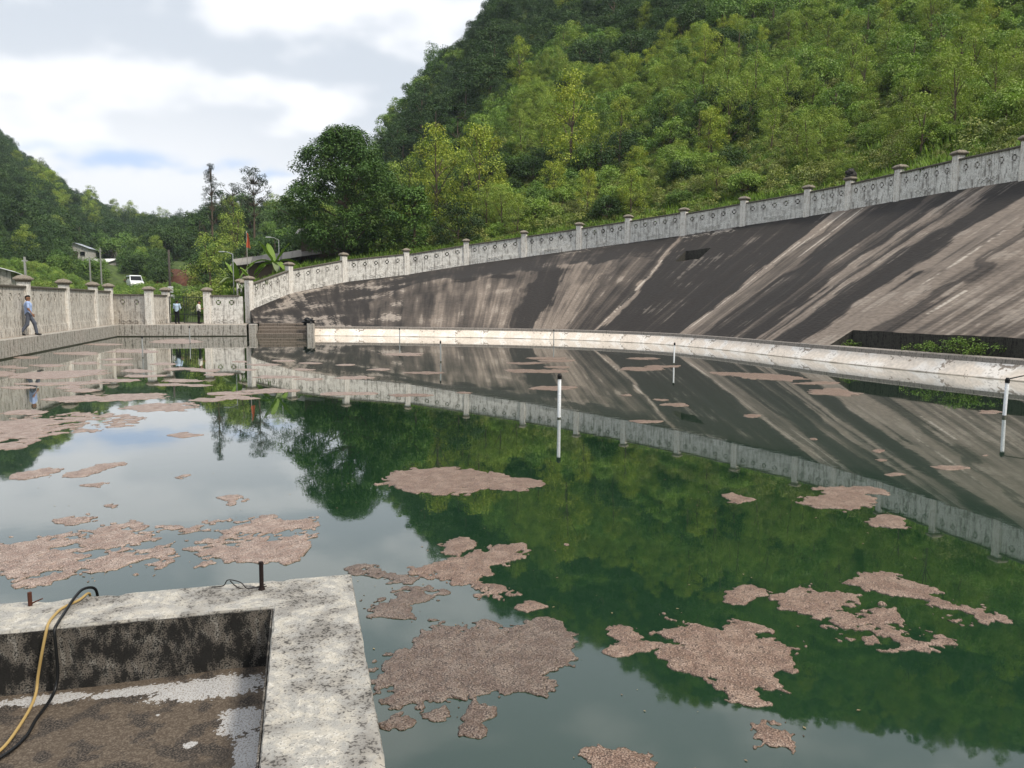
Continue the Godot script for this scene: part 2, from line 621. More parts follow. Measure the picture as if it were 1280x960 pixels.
func build_forest() -> void:
	for kind in TONES:
		shades[kind] = []
		for c in TONES[kind]:
			shades[kind].append(leaf_material(c))
	# where a tree may stand: polar scatter from the basin edge outwards, spacing growing with distance
	rng.seed = 4242
	var cand := []
	var pn := noise(5, 0.022, 3)
	var tries := 0
	var cells := {}
	while tries < 75000:
		tries += 1
		var az := rng.randf_range(-0.75, 0.78)
		if tries > 58000: az = rng.randf_range(-0.72, -0.30)
		var e := edge(az)
		var r := e.x + 2.2 + 330.0 * pow(rng.randf(), 1.6)
		if tries > 58000: r = rng.randf_range(125.0, 420.0)
		var x := sin(az) * r
		var d := cos(az) * r
		var u := 640.0 + 960.0 * x / d
		var right := u > 480.0
		if right and r > 300.0:
			continue
		var away := r - e.x
		# keep the road, the yard behind the gate and the bare soil open
		if u < 330.0 and away < 26.0 and (u > 185.0 or away < 9.0):
			continue
		if u > 205.0 and u < 258.0 and d > 72.0 and d < 150.0:
			continue
		if u > 270.0 and u < 490.0 and d < 84.0:
			continue
		if u <= 60.0 and d < 70.0:
			continue
		var zone := pn.get_noise_2d(x, d)
		var kind := "round"
		var s := 1.0
		var pick := rng.randf()
		if right:
			if away < 5.0:
				kind = "shrub"; s = rng.randf_range(0.6, 1.2)
				if pick < 0.55: continue
			elif away < 22.0:
				kind = "shrub" if pick < 0.62 else ("pale" if pick < 0.8 else "round")
				s = rng.randf_range(1.1, 2.0)
			elif away < 60.0:
				kind = "pale" if pick < 0.30 + zone * 0.5 else ("shrub" if pick < 0.55 else ("round" if pick < 0.85 else "tiered"))
				s = rng.randf_range(1.3, 2.5)
			else:
				kind = "round" if pick < 0.6 else ("tiered" if pick < 0.9 else "pale")
				s = rng.randf_range(2.0, 3.4)
			if u < 640.0 and away > 40.0:
				s *= 1.15
				if kind == "pale": kind = "tiered"
		else:
			kind = "round" if pick < 0.55 else ("tiered" if pick < 0.85 else ("pale" if pick < 0.89 else "shrub"))
			s = rng.randf_range(1.6, 3.0) if r < 165.0 else rng.randf_range(2.6, 4.6)
			if u < 262.0 and d < 116.0:
				kind = "shrub"
				s = rng.randf_range(0.7, 1.35)
			# open sight lines to the road and the houses
			var half := 960.0 * s / d
			if u + half > 140.0 and u - half < 178.0 and d > 92.0 and d < 128.0:
				continue
			if u + half > 103.0 and u - half < 146.0 and d > 122.0 and d < 168.0 and s > 1.0:
				continue
		# leave room for the crowns: no two stems closer than their crowns allow
		var bx := Vector2i(int(floor(x / 4.0)), int(floor(d / 4.0)))
		var free := true
		for ox in [-1, 0, 1]:
			for oy in [-1, 0, 1]:
				for q in cells.get(bx + Vector2i(ox, oy), []):
					if Vector2(x - q.x, d - q.y).length() < 0.50 * (s + q.z):
						free = false
		if not free:
			continue
		if not cells.has(bx): cells[bx] = []
		cells[bx].append(Vector3(x, d, s))
		var dark := 0
		if right:
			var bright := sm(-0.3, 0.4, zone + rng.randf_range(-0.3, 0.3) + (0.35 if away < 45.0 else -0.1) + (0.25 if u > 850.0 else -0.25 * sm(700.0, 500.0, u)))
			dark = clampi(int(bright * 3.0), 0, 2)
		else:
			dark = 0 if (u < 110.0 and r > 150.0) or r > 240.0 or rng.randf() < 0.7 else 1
			if kind == "pale": dark = 2
		cand.append({"x": x, "d": d, "s": s, "kind": kind, "v": rng.randi_range(0, 2), "shade": dark, "u": u, "away": away, "turn": rng.randf() * TAU, "tall": rng.randf_range(0.85, 1.2), "show": s / r})
	# low undergrowth that fills the gaps on the right hillside
	for k in 9000:
		var az := rng.randf_range(-0.16, 0.68)
		var e := edge(az)
		var away := 3.0 + 95.0 * rng.randf()
		var r := e.x + away
		cand.append({"x": sin(az) * r, "d": cos(az) * r, "s": rng.randf_range(0.45, 1.0) * (1.0 + away * 0.006), "kind": "shrub", "v": rng.randi_range(0, 2), "shade": rng.randi_range(0, 2), "u": 640.0 + 960.0 * tan(az), "away": away, "turn": rng.randf() * TAU, "tall": rng.randf_range(0.8, 1.4), "show": 0.0})
	for k in 2600:
		var d := rng.randf_range(58.5, 172.0)
		var u := rng.randf_range(0.0, 325.0)
		var x := (u - 640.0) / 960.0 * d
		if (u > 138.0 and u < 180.0 and d > 108.0) or (u > 205.0 and u < 256.0 and d > 116.0) or absf(x / d + 0.415) < 0.018 or (u < 70.0 and d < 60.0) or (u > 280.0 and d < 75.0):
			continue
		cand.append({"x": x, "d": d, "s": rng.randf_range(0.35, 0.85), "kind": "shrub", "v": rng.randi_range(0, 2), "shade": 0, "u": u, "away": 20.0, "turn": rng.randf() * TAU, "tall": rng.randf_range(0.8, 1.4), "show": 0.0})
	# the trees that show largest become things of their own
	var order := range(cand.size())
	var shows := func(c: Dictionary) -> bool:
		return c.u > 15.0 and c.u < 1265.0 and c.kind != "shrub" and c.away > 2.0 and (c.away < 95.0 if c.u > 480.0 else c.d < 190.0)
	order.sort_custom(func(a, b): return cand[a].show > cand[b].show)
	var left := {}
	var count := {}
	var forest := tag(Node3D.new(), "dense green woodland covering the hills and the valley sides", "forest", "", "stuff") as Node3D
	forest.name = "forest"
	add_child(forest)
	for k in order:
		var c: Dictionary = cand[k]
		var n: int = count.get("all", 0)
		if n < 290 and shows.call(c):
			count["all"] = n + 1
			var side: String = "on the right hillside" if c.u > 480.0 else "in the valley"
			var spot := ""
			if c.u > 480.0:
				spot = "%s the right hillside, %s" % ["low on" if c.away < 24.0 else ("halfway up" if c.away < 52.0 else "high on"), "left part" if c.u < 660.0 else ("left of its middle" if c.u < 840.0 else ("right of its middle" if c.u < 1040.0 else "far right part"))]
			else:
				spot = "in the valley, %s" % ["above the left wall" if c.u < 150.0 else ("above the gate" if c.u < 290.0 else "near the hut and the big dark tree")]
			var look: String = {"round": "rounded leafy", "pale": "slender feathery yellow-green", "tiered": "broad layered"}[c.kind]
			var tone: String = ["dark green ", "mid-green ", "light green "][c.shade] if c.kind != "pale" else ""
			var t := place_tree({"round": "broadleaf_tree", "pale": "feathery_tree", "tiered": "layered_tree"}[c.kind], "%s%s tree %s" % [tone, look, spot], c.kind, c.v, c.shade, c.x, c.d, Vector3(c.s, c.s * c.tall, c.s), "woodland trees %s" % side, c.turn)
			continue
		var key: String = "%s/%d" % [c.kind, c.v]
		if not left.has(key): left[key] = []
		left[key].append(c)
	for key in left:
		var kind: String = key.get_slice("/", 0)
		var v := int(key.get_slice("/", 1))
		var mm := MultiMesh.new()
		mm.transform_format = MultiMesh.TRANSFORM_3D
		mm.use_colors = true
		mm.mesh = kinds[kind][v][0]
		mm.instance_count = left[key].size()
		for i in left[key].size():
			var c: Dictionary = left[key][i]
			var b := Basis(Vector3.UP, c.turn).scaled(Vector3(c.s, c.s * c.tall, c.s))
			mm.set_instance_transform(i, Transform3D(b, V(c.x, ground_at(c.x, c.d) - 0.15 * c.s, c.d)))
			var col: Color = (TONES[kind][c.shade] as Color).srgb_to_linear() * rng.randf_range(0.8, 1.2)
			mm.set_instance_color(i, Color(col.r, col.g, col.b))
		var mi := MultiMeshInstance3D.new()
		mi.name = "foliage"
		mi.multimesh = mm
		mi.material_override = mats.leaf_any
		forest.add_child(mi, true)
	print("trees ", cand.size(), " own ", count)

# ------------------------------------------------------------------ boundary walls
var vent_mesh: ArrayMesh
var post_mesh: ArrayMesh
var cap_mesh: ArrayMesh

func prepare_wall_pieces() -> void:
	# rosette of a vent: a diamond and four corner pieces that leave four curved openings
	var st := tool()
	var h := 0.17
	for k in 4:
		var a := Vector3(h, 0, 0).rotated(Vector3.BACK, PI / 4 + k * PI / 2) * 1.414
		prism(st, [a, a + Vector3(-a.x, 0, 0) * 0.66, a + Vector3(-a.x, 0, 0) * 0.30 + Vector3(0, -a.y, 0) * 0.30, a + Vector3(0, -a.y, 0) * 0.66], 0.19)
	prism(st, [Vector3(0.10, 0, 0), Vector3(0, 0.10, 0), Vector3(-0.10, 0, 0), Vector3(0, -0.10, 0)], 0.19)
	for k in 4:
		cbox(st, Transform3D(Basis(Vector3.BACK, PI / 4 + k * PI / 2), Vector3(0.10, 0, 0).rotated(Vector3.BACK, PI / 4 + k * PI / 2)), Vector3(0.13, 0.045, 0.15))
	vent_mesh = done(st)
	post_mesh = boxm(Vector3(0.44, 3.2, 0.44), 0.025, Vector3(0, -1.6, 0))       # top of the shaft at y = 0
	st = tool()
	cbox(st, Transform3D(Basis.IDENTITY, Vector3(0, 0.03, 0)), Vector3(0.50, 0.06, 0.50), 0.012)
	cbox(st, Transform3D(Basis.IDENTITY, Vector3(0, 0.115, 0)), Vector3(0.66, 0.11, 0.66), 0.03)
	var lo := []
	var mid := []
	for k in 4:
		lo.append(Vector3(0.31, 0.17, 0).rotated(Vector3.UP, PI / 4 + k * PI / 2) * Vector3(1.3, 1, 1.3))
		mid.append(Vector3(0.24, 0.25, 0).rotated(Vector3.UP, PI / 4 + k * PI / 2) * Vector3(1.2, 1, 1.2))
	for k in 4:
		var j := (k + 1) % 4
		face(st, [lo[k], lo[j], mid[j], mid[k]], Vector3(0, 0.15, 0))
		face(st, [mid[k], mid[j], Vector3(0, 0.31, 0)], Vector3(0, 0.15, 0))
	cap_mesh = done(st)

func prism(st: SurfaceTool, poly: Array, depth: float) -> void:
	var c := Vector3.ZERO
	for p in poly: c += p / poly.size()
	var f := []
	var b := []
	for p in poly:
		f.append(p + Vector3(0, 0, depth * 0.5))
		b.append(p - Vector3(0, 0, depth * 0.5))
	face(st, f, c)
	face(st, b, c)
	for i in poly.size():
		var j := (i + 1) % poly.size()
		face(st, [f[i], f[j], b[j], b[i]], c)

# a panel from a to b (base points), with square vent openings; foot reaches below the base
func panel(parent: Node3D, a: Vector3, b: Vector3, height: float, foot: float, vents: int, m: Material) -> void:
	var run := Vector3(b.x - a.x, 0, b.z - a.z)
	var L := run.length()
	var ex := run / L
	var ez := ex.cross(Vector3.UP)
	var rise := (b.y - a.y) / L
	var th := 0.09
	var hv := height - 0.42
	var r := 0.17
	var xs := [0.0]
	var holes := []
	for k in vents:
		var c := L * (k + 0.85) / (vents + 0.7)
		xs.append(c - r); xs.append(c + r)
		holes.append(xs.size() - 2)
	xs.append(L)
	var ys := [-foot, hv - r, hv + r, height]
	var at := func(x: float, y: float, z: float) -> Vector3:
		return a + ex * x + Vector3(0, y + rise * x, 0) + ez * z
	var st := tool()
	for i in xs.size() - 1:
		for j in 3:
			if j == 1 and i in holes:
				var mid: Vector3 = at.call((xs[i] + xs[i + 1]) * 0.5, hv, 0.0)
				for e in [[0, 0, 1, 0], [1, 0, 1, 1], [1, 1, 0, 1], [0, 1, 0, 0]]:
					var x0: float = xs[i + e[0]]; var y0: float = ys[1 + e[1]]
					var x1: float = xs[i + e[2]]; var y1: float = ys[1 + e[3]]
					var q := [at.call(x0, y0, -th), at.call(x1, y1, -th), at.call(x1, y1, th), at.call(x0, y0, th)]
					face(st, q, (q[0] + q[1]) - mid)
				continue
			for z in [-th, th]:
				face(st, [at.call(xs[i], ys[j], z), at.call(xs[i + 1], ys[j], z), at.call(xs[i + 1], ys[j + 1], z), at.call(xs[i], ys[j + 1], z)], at.call((xs[i] + xs[i + 1]) * 0.5, ys[j], 0.0))
	face(st, [at.call(0.0, height, -th), at.call(L, height, -th), at.call(L, height, th), at.call(0.0, height, th)], at.call(L * 0.5, 0.0, 0.0))
	var p := obj("panel", done(st), m, parent)
	# plinth proud of the face, with a lozenge relief in the middle
	st = tool()
	for z in [-1.0, 1.0]:
		var q := []
		for e in [[0.22, -foot], [L - 0.22, -foot], [L - 0.22, 0.34], [0.22, 0.34]]:
			q.append(at.call(e[0], e[1], z * (th + 0.045)))
		var w := []
		for e in [[0.22, -foot], [L - 0.22, -foot], [L - 0.22, 0.34], [0.22, 0.34]]:
			w.append(at.call(e[0], e[1], z * (th - 0.02)))
		var mid: Vector3 = at.call(L * 0.5, -0.3, z * th)
		face(st, q, mid)
		for i in 4:
			face(st, [q[i], q[(i + 1) % 4], w[(i + 1) % 4], w[i]], mid)
	obj("plinth", done(st), m, parent)
	for side in [1.0, -1.0]:
		st = tool()
		for k in 3:
			var c: Vector3 = at.call(L * 0.5 + (k - 1) * 0.44, 0.19, side * (th + 0.06))
			var sx := ex * 0.21 + Vector3(0, rise * 0.21, 0)
			var corner := [c + sx, c + Vector3(0, 0.115, 0), c - sx, c - Vector3(0, 0.115, 0)]
			for i in 4:
				tube(st, [corner[i], corner[(i + 1) % 4]], [0.018, 0.018], 4)
		obj("lozenge_relief", done(st), m, p)
		if vents > 2: break
	# coping along the top
	st = tool()
	var xf := Transform3D(Basis((ex + Vector3(0, rise, 0)).normalized(), Vector3.UP, ez), at.call(L * 0.5, height + 0.035, 0.0))
	cbox(st, xf, Vector3(L * sqrt(1 + rise * rise) - 0.40, 0.09, 0.34), 0.015)
	obj("coping", done(st), mats.coping, parent)
	for i in holes:
		var v := obj("vent", vent_mesh, m, p)
		v.transform = Transform3D(Basis(ex, Vector3(0, 1, 0), ez) * Basis(Vector3.RIGHT, Vector3.UP, Vector3.BACK), at.call((xs[i] + xs[i + 1]) * 0.5, hv, 0.0))

func post(parent: Node3D, at: Vector3, height: float, turn: float, plain_cap := true) -> Node3D:
	var p := obj("post", post_mesh, mats.post, parent)
	p.position = at + Vector3(0, height - 0.31, 0)
	p.rotation.y = turn
	var c := obj("cap", cap_mesh, mats.cap, p)
	c.rotation.y = rng.randf_range(-0.04, 0.04)
	return p

func wall(called: String, label: String, pts: Array, heights: Array, post_h: float, foot: float, vents: Array, m: Material) -> Node3D:
	var w := thing(called, label, "wall")
	for i in pts.size():
		var dir: Vector3 = pts[min(i + 1, pts.size() - 1)] - pts[max(i - 1, 0)]
		post(w, pts[i], post_h, atan2(-dir.z, dir.x) if dir.length() > 0.01 else 0.0)
	for i in pts.size() - 1:
		if vents[i] >= 0:
			panel(w, pts[i], pts[i + 1], heights[i], foot, vents[i], m)
	return w

func build_walls() -> void:
	rng.seed = 99
	# left wall along the ledge, from behind the camera to the corner
	var a := Vector2(-25.75, 49.3)
	var dir := (Vector2(-21.05, 33.7) - Vector2(-25.35, 49.0)).normalized()
	var pts := []
	for q in [0.0, 4.0, 9.9, 16.0, 22.2, 28.4, 34.6]:
		var p: Vector2 = a + dir * q
		pts.append(V(p.x, 0.75, p.y))
	var w := wall("boundary_wall", "stained concrete wall with capped posts along the left ledge where the man walks", pts, [2.05, 2.05, 2.05, 2.05, 2.05, 2.05], 2.62, 0.1, [5, 5, 5, 5, 5, 5], mats.wall_grey)
	# wall beside the gate
	var g := [V(-25.75, 0.75, 49.6), V(-23.15, 0.75, 49.2), V(-23.6, 0.75, 52.6)]
	w = thing("gate_wall", "weathered concrete wall sections with four posts around the gateway", "wall")
	for p in [g[1], g[2], V(-20.55, 0.75, 52.0)]:
		post(w, p, 2.45, 0.1)
	panel(w, g[0], g[1], 1.85, 0.1, 2, mats.wall_grey)
	panel(w, g[1], g[2], 1.85, 0.1, 0, mats.wall_grey)
	panel(w, V(-20.55, 0.75, 52.0), V(-18.3, 0.75, 52.4), 1.85, 0.3, 2, mats.wall)
	# wall that climbs the head of the slope
	pts = []
	for i in 19:
		pts.append(world(TOP[i]))
	w = thing("slope_wall", "long whitewashed wall with evenly spaced posts climbing the head of the concrete slope", "wall")
	for i in pts.size():
		var dd: Vector3 = pts[min(i + 1, pts.size() - 1)] - pts[max(i - 1, 0)]
		var tall := 2.3 if i < 3 else (2.15 if i < 8 else 1.98)
		var p := post(w, pts[i], tall, atan2(-dd.z, dd.x))
		if i == 11:
			# a broken urn of dark stone sits on this post
			var st := tool()
			for k in 9:
				var q := rdir() * 0.2
				cbox(st, Transform3D(Basis.from_euler(Vector3(rng.randf() * 3, rng.randf() * 3, rng.randf() * 3)), Vector3(q.x, 0.45 + q.y * 0.7, q.z)), Vector3(0.3, 0.24, 0.3), 0.05)
			cbox(st, Transform3D(Basis.IDENTITY, Vector3(0, 0.3, 0)), Vector3(0.5, 0.1, 0.5), 0.02)
			var o := obj("broken_finial", done(st), mats.dark_stone, p)
			tag(o, "lump of dark broken stone on top of a wall post")
	for i in pts.size() - 1:
		panel(w, pts[i], pts[i + 1], 1.62 if i < 3 else (1.55 if i < 8 else 1.42), 1.1, 5 if i != 10 else 4, mats.wall)
	# side wall running back from the corner post
	w = thing("side_wall", "short whitewashed wall with two posts running back from the corner post", "wall")
	post(w, V(-19.3, 1.35, 55.6), 2.45, 0.3)
	post(w, V(-20.3, 1.4, 57.6), 2.55, 0.3)
	panel(w, V(-18.4, 1.4, 54.0), V(-19.3, 1.4, 55.6), 1.7, 0.6, 0, mats.wall)
	panel(w, V(-19.3, 1.4, 55.6), V(-20.3, 1.45, 57.6), 1.7, 0.6, 0, mats.wall)

func build_gate() -> void:
	var g := thing("metal_gate", "dark green barred gate with two leaves standing ajar behind the two men", "gate", V(-22.1, 0.75, 52.5))
	for leaf in 2:
		var n := Node3D.new()
		n.name = "gate_leaf"
		g.add_child(n, true)
		n.position = Vector3(-1.25, 0, 0.0) if leaf == 0 else Vector3(1.32, 0, 0.45)
		n.rotation.y = 0.42 if leaf == 0 else PI + 0.05
		var wdt := 1.12 if leaf == 0 else 1.38
		var st := tool()
		for y in [0.08, 0.62, 1.78]:
			cbox(st, Transform3D(Basis.IDENTITY, Vector3(wdt * 0.5, y, 0)), Vector3(wdt, 0.05, 0.04))
		for x in [0.025, wdt - 0.025]:
			cbox(st, Transform3D(Basis.IDENTITY, Vector3(x, 0.93, 0)), Vector3(0.05, 1.8, 0.045))
		obj("frame", done(st), mats.gate, n)
		var bar := boxm(Vector3(0.022, 1.7, 0.022))
		var k := 0.13
		while k < wdt - 0.08:
			var b := obj("bar", bar, mats.gate, n)
			b.position = Vector3(k, 0.93, 0.0)
			k += 0.115

# ------------------------------------------------------------------ basin: kerbs, banks, slope, water
func extrude(pts: Array, prof: Array, inside_down := 0.4) -> ArrayMesh:
	# sweeps a profile (offset outwards, height) along points (x, d) given with outward normals; flat shading between faces
	var st := tool()
	var n := pts.size()
	var rows := []
	for i in n:
		var a: Vector2 = pts[max(i - 1, 0)]
		var b: Vector2 = pts[min(i + 1, n - 1)]
		var t := (b - a).normalized()
		var nr := Vector2(t.y, -t.x)
		var row := []
		for q in prof:
			var p: Vector2 = pts[i] + nr * q.x
			row.append(V(p.x, q.y, p.y))
		rows.append(row)
	var m := prof.size()
	for i in n - 1:
		var c := Vector3.ZERO
		for q in rows[i]: c += q / (2.0 * m)
		for q in rows[i + 1]: c += q / (2.0 * m)
		for k in m:
			face(st, [rows[i][k], rows[i + 1][k], rows[i + 1][(k + 1) % m], rows[i][(k + 1) % m]], c)
	face(st, rows[0], rows[1][0])
	face(st, rows[n - 1], rows[n - 2][0])
	return done(st)

func build_basin() -> void:
	# water
	var poly := [Vector2(-9.0, -8), Vector2(-11.0, 0), Vector2(-25.0, 48.5), Vector2(-17.3, 51.5), Vector2(-16.8, 54), Vector2(-13.4, 53), Vector2(3, 50), Vector2(10, 43), Vector2(17.5, 22.5), Vector2(28, -8)]
	var ps := PackedVector2Array(poly)
	var ids := Geometry2D.triangulate_polygon(ps)
	var vp := PackedVector3Array()
	for q in ps: vp.append(V(q.x, 0, q.y))
	# make the sheet face up
	var fixed := PackedInt32Array()
	for k in range(0, ids.size(), 3):
		var nn := (vp[ids[k + 2]] - vp[ids[k]]).cross(vp[ids[k + 1]] - vp[ids[k]])
		fixed.append_array([ids[k], ids[k + 1], ids[k + 2]] if nn.y > 0 else [ids[k], ids[k + 2], ids[k + 1]])
	var wtr := obj("water", indexed(vp, fixed), mats.water)
	tag(wtr, "still dark green water of the reservoir", "water", "", "structure")

	# left and far kerbs: vertical concrete faces with a worn lip
	var k := obj("kerb_left", extrude([Vector2(-8.9, -7), Vector2(-11.0, 0.0), Vector2(-19.2, 28.7), Vector2(-24.93, 48.6)], [Vector2(0.0, -1.6), Vector2(0.0, 0.72), Vector2(-0.03, 0.75), Vector2(-0.32, 0.75), Vector2(-0.32, -1.6)]), mats.kerb)
	tag(k, "grey concrete kerb along the left side of the reservoir", "kerb", "", "structure")
	k = obj("kerb_far", extrude([Vector2(-25.3, 48.3), Vector2(-21.0, 49.2), Vector2(-17.35, 50.2)], [Vector2(0.0, -1.6), Vector2(0.0, 0.73), Vector2(-0.03, 0.76), Vector2(-0.32, 0.76), Vector2(-0.32, -1.6)]), mats.kerb)
	tag(k, "grey concrete kerb below the gate at the far end of the reservoir", "kerb", "", "structure")
	for q in [[Vector2(-8.9, -7), Vector2(-11.0, 0.0), Vector2(-19.2, 28.7), Vector2(-24.93, 48.6)], [Vector2(-25.3, 48.3), Vector2(-21.0, 49.2), Vector2(-17.35, 50.2)]]:
		tag(obj("tide_mark", extrude(q, [Vector2(0.005, -0.4), Vector2(0.005, 0.055), Vector2(-0.05, 0.06), Vector2(-0.05, -0.4)]), mats.slime), "dark slimy tide mark along the kerb at the water line", "tide mark", "", "structure")
	# ledge and forecourt behind the kerbs
	var st := tool()
	face(st, [V(-25.1, 0.745, 48.5), V(-17.4, 0.745, 50.3), V(-18.6, 0.745, 54.6), V(-27.5, 0.745, 57.5)], V(-22, 0, 52))
	face(st, [V(-25.1, 0.745, 48.5), V(-27.5, 0.745, 57.5), V(-30, 0.745, 52)], V(-27, 0, 52))
	face(st, [V(-11.2, 0.745, 0.0), V(-25.1, 0.745, 48.5), V(-30, 0.745, 52), V(-16.0, 0.745, 0.0)], V(-20, 0, 25))
	face(st, [V(-9.1, 0.745, -7.0), V(-11.2, 0.745, 0.0), V(-16.0, 0.745, 0.0), V(-14.0, 0.745, -7.0)], V(-12, 0, -3))
	tag(obj("pavement", done(st), mats.deck), "concrete ledge and forecourt beside the reservoir", "pavement", "", "structure")

	# pale bank: a sloping concrete strip along the foot of the slope, with a rough grey lip
	var wl := []
	for i in range(1, TOE.size()):
		wl.append(Vector2(TOE[i].x, TOE[i].z))
	var np := 150
	var bp := PackedVector3Array()
	var buv := PackedVector2Array()
	var lp := []
	var bn := noise(61, 0.5, 3)
	for i in np:
		var s := 1.0 + 19.0 * i / (np - 1)
		var q := toe(s)
		var q2 := toe(minf(s + 0.05, 20.0)) - toe(s - 0.05)
		var nr := Vector2(q2.z, -q2.x).normalized()     # towards the water
		if nr.dot(Vector2(-0.6, -0.8)) < 0.0: nr = -nr
		lp.append(Vector2(q.x, q.z))
		for j in 7:
			var f := j / 6.0
			var o := f * 1.5 - 0.02
			var y := 0.56 - f * 1.55 + bn.get_noise_2d(i * 2.0, j * 3.0) * 0.03 * sin(f * PI)
			bp.append(V(q.x + nr.x * o, y, q.z + nr.y * o))
			buv.append(Vector2(s / 20.0 * 24.0, f))
	var b := obj("bank", grid_mesh(bp, buv, 7, np), mats.bank)
	tag(b, "pale cement bank sloping into the water below the dark slope", "bank", "", "structure")
	var lipm := extrude(lp, [Vector2(0.10, 0.3), Vector2(0.06, 0.60), Vector2(0.03, 0.625), Vector2(-0.24, 0.64), Vector2(-0.26, 0.3)])
	tag(obj("bank_lip", lipm, mats.lip), "rough grey cement lip between pale bank and dark slope", "lip", "", "structure")

	# the big streaked slope
	var ns := 261
	var nt := 61
	var sp := PackedVector3Array()
	var suv := PackedVector2Array()
	for j in nt:
		for i in ns:
			var s := 20.0 * i / (ns - 1)
			var t := j / float(nt - 1)
			sp.append(world(slope_at(s, t)))
			suv.append(Vector2(s / 20.0, 1.0 - t))
	# openings: the small drain high up and the long recess at the foot
	var drain := [int(8.42 * 13), int(8.92 * 13), int(0.66 * 60), int(0.78 * 60)]
	var trench := [int(14.78 * 13), int(17.0 * 13), 0, int(0.09 * 60)]
	var skip := func(i: int, j: int) -> bool:
		for o in [drain, trench]:
			if i >= o[0] and i < o[1] and j >= o[2] and j < o[3]:
				return true
		return false
	var slope := obj("concrete_slope", grid_mesh(sp, suv, ns, nt, skip), mats.slope)
	tag(slope, "huge dark streaked concrete slope rising from the water to the wall", "slope", "", "structure")
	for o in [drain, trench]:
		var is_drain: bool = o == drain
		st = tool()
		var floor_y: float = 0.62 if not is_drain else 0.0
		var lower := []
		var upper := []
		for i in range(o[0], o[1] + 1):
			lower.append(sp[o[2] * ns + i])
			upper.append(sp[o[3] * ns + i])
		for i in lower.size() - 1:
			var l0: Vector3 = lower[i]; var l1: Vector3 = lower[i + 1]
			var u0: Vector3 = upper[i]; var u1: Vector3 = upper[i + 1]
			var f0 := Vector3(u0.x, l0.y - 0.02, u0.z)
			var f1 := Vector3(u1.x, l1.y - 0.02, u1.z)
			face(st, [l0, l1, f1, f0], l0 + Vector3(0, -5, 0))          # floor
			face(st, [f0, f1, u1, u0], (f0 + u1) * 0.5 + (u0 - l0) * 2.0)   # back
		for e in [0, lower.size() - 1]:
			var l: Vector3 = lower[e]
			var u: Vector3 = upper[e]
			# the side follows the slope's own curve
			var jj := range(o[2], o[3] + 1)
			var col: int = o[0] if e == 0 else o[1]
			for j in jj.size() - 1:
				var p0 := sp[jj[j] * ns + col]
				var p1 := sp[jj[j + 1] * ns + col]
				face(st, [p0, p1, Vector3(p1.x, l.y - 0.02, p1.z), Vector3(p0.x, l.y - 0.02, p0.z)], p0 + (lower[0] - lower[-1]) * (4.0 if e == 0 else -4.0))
		var m := obj("drain_recess", done(st), mats.mould_and_shade)
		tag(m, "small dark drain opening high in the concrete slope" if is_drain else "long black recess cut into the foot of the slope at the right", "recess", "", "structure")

func build_steps() -> void:
	# a stepped inlet between two stub pillars at the left end of the pale bank
	var t := thing("stone_steps", "worn stained steps going down into the water between two stub pillars", "steps", V(-15.45, 0, 52.0), 0.16)
	var widths := 3.25
	for k in 4:
		var st := tool()
		cbox(st, Transform3D(Basis(Vector3.UP, rng.randf_range(-0.01, 0.01)), Vector3(rng.randf_range(-0.04, 0.04), -0.62 + k * 0.21, 0.75 - k * 0.36)), Vector3(widths, 1.6, 0.42), 0.025)
		obj("step", done(st), mats.step, t)
	for s in [-1.0, 1.0]:
		obj("pillar", boxm(Vector3(0.45, 2.0, 0.9), 0.03, Vector3(s * 1.86, -0.22 + (0.05 if s > 0 else 0.0), 0.75)), mats.kerb, t)
	# rubbish sack on the right pillar
	var st2 := SurfaceTool.new()
	st2.begin(Mesh.PRIMITIVE_TRIANGLES)
	var sn := noise(9, 3.0, 3)
	var nu := 20
	var nv := 14
	var pts := PackedVector3Array()
	for j in nv:
		for i in nu:
			var u := TAU * i / (nu - 1)
			var v := PI * j / (nv - 1)
			var q := Vector3(cos(u) * sin(v), cos(v), sin(u) * sin(v))
			var r := 0.34 + 0.30 * sn.get_noise_3dv(q * 0.6)
			pts.append(Vector3(q.x * r * 1.35, q.y * r * 0.95 + 0.22, q.z * r * 0.9))
	var sack := obj("rubbish_sack", grid_mesh(pts, PackedVector2Array(), nu, nv), mats.sack)
	sack.position = V(-13.6, 0.79, 51.35)
	sack.scale = Vector3(0.8, 0.72, 0.8)
	tag(sack, "crumpled black sack dumped on the pillar beside the steps", "sack")

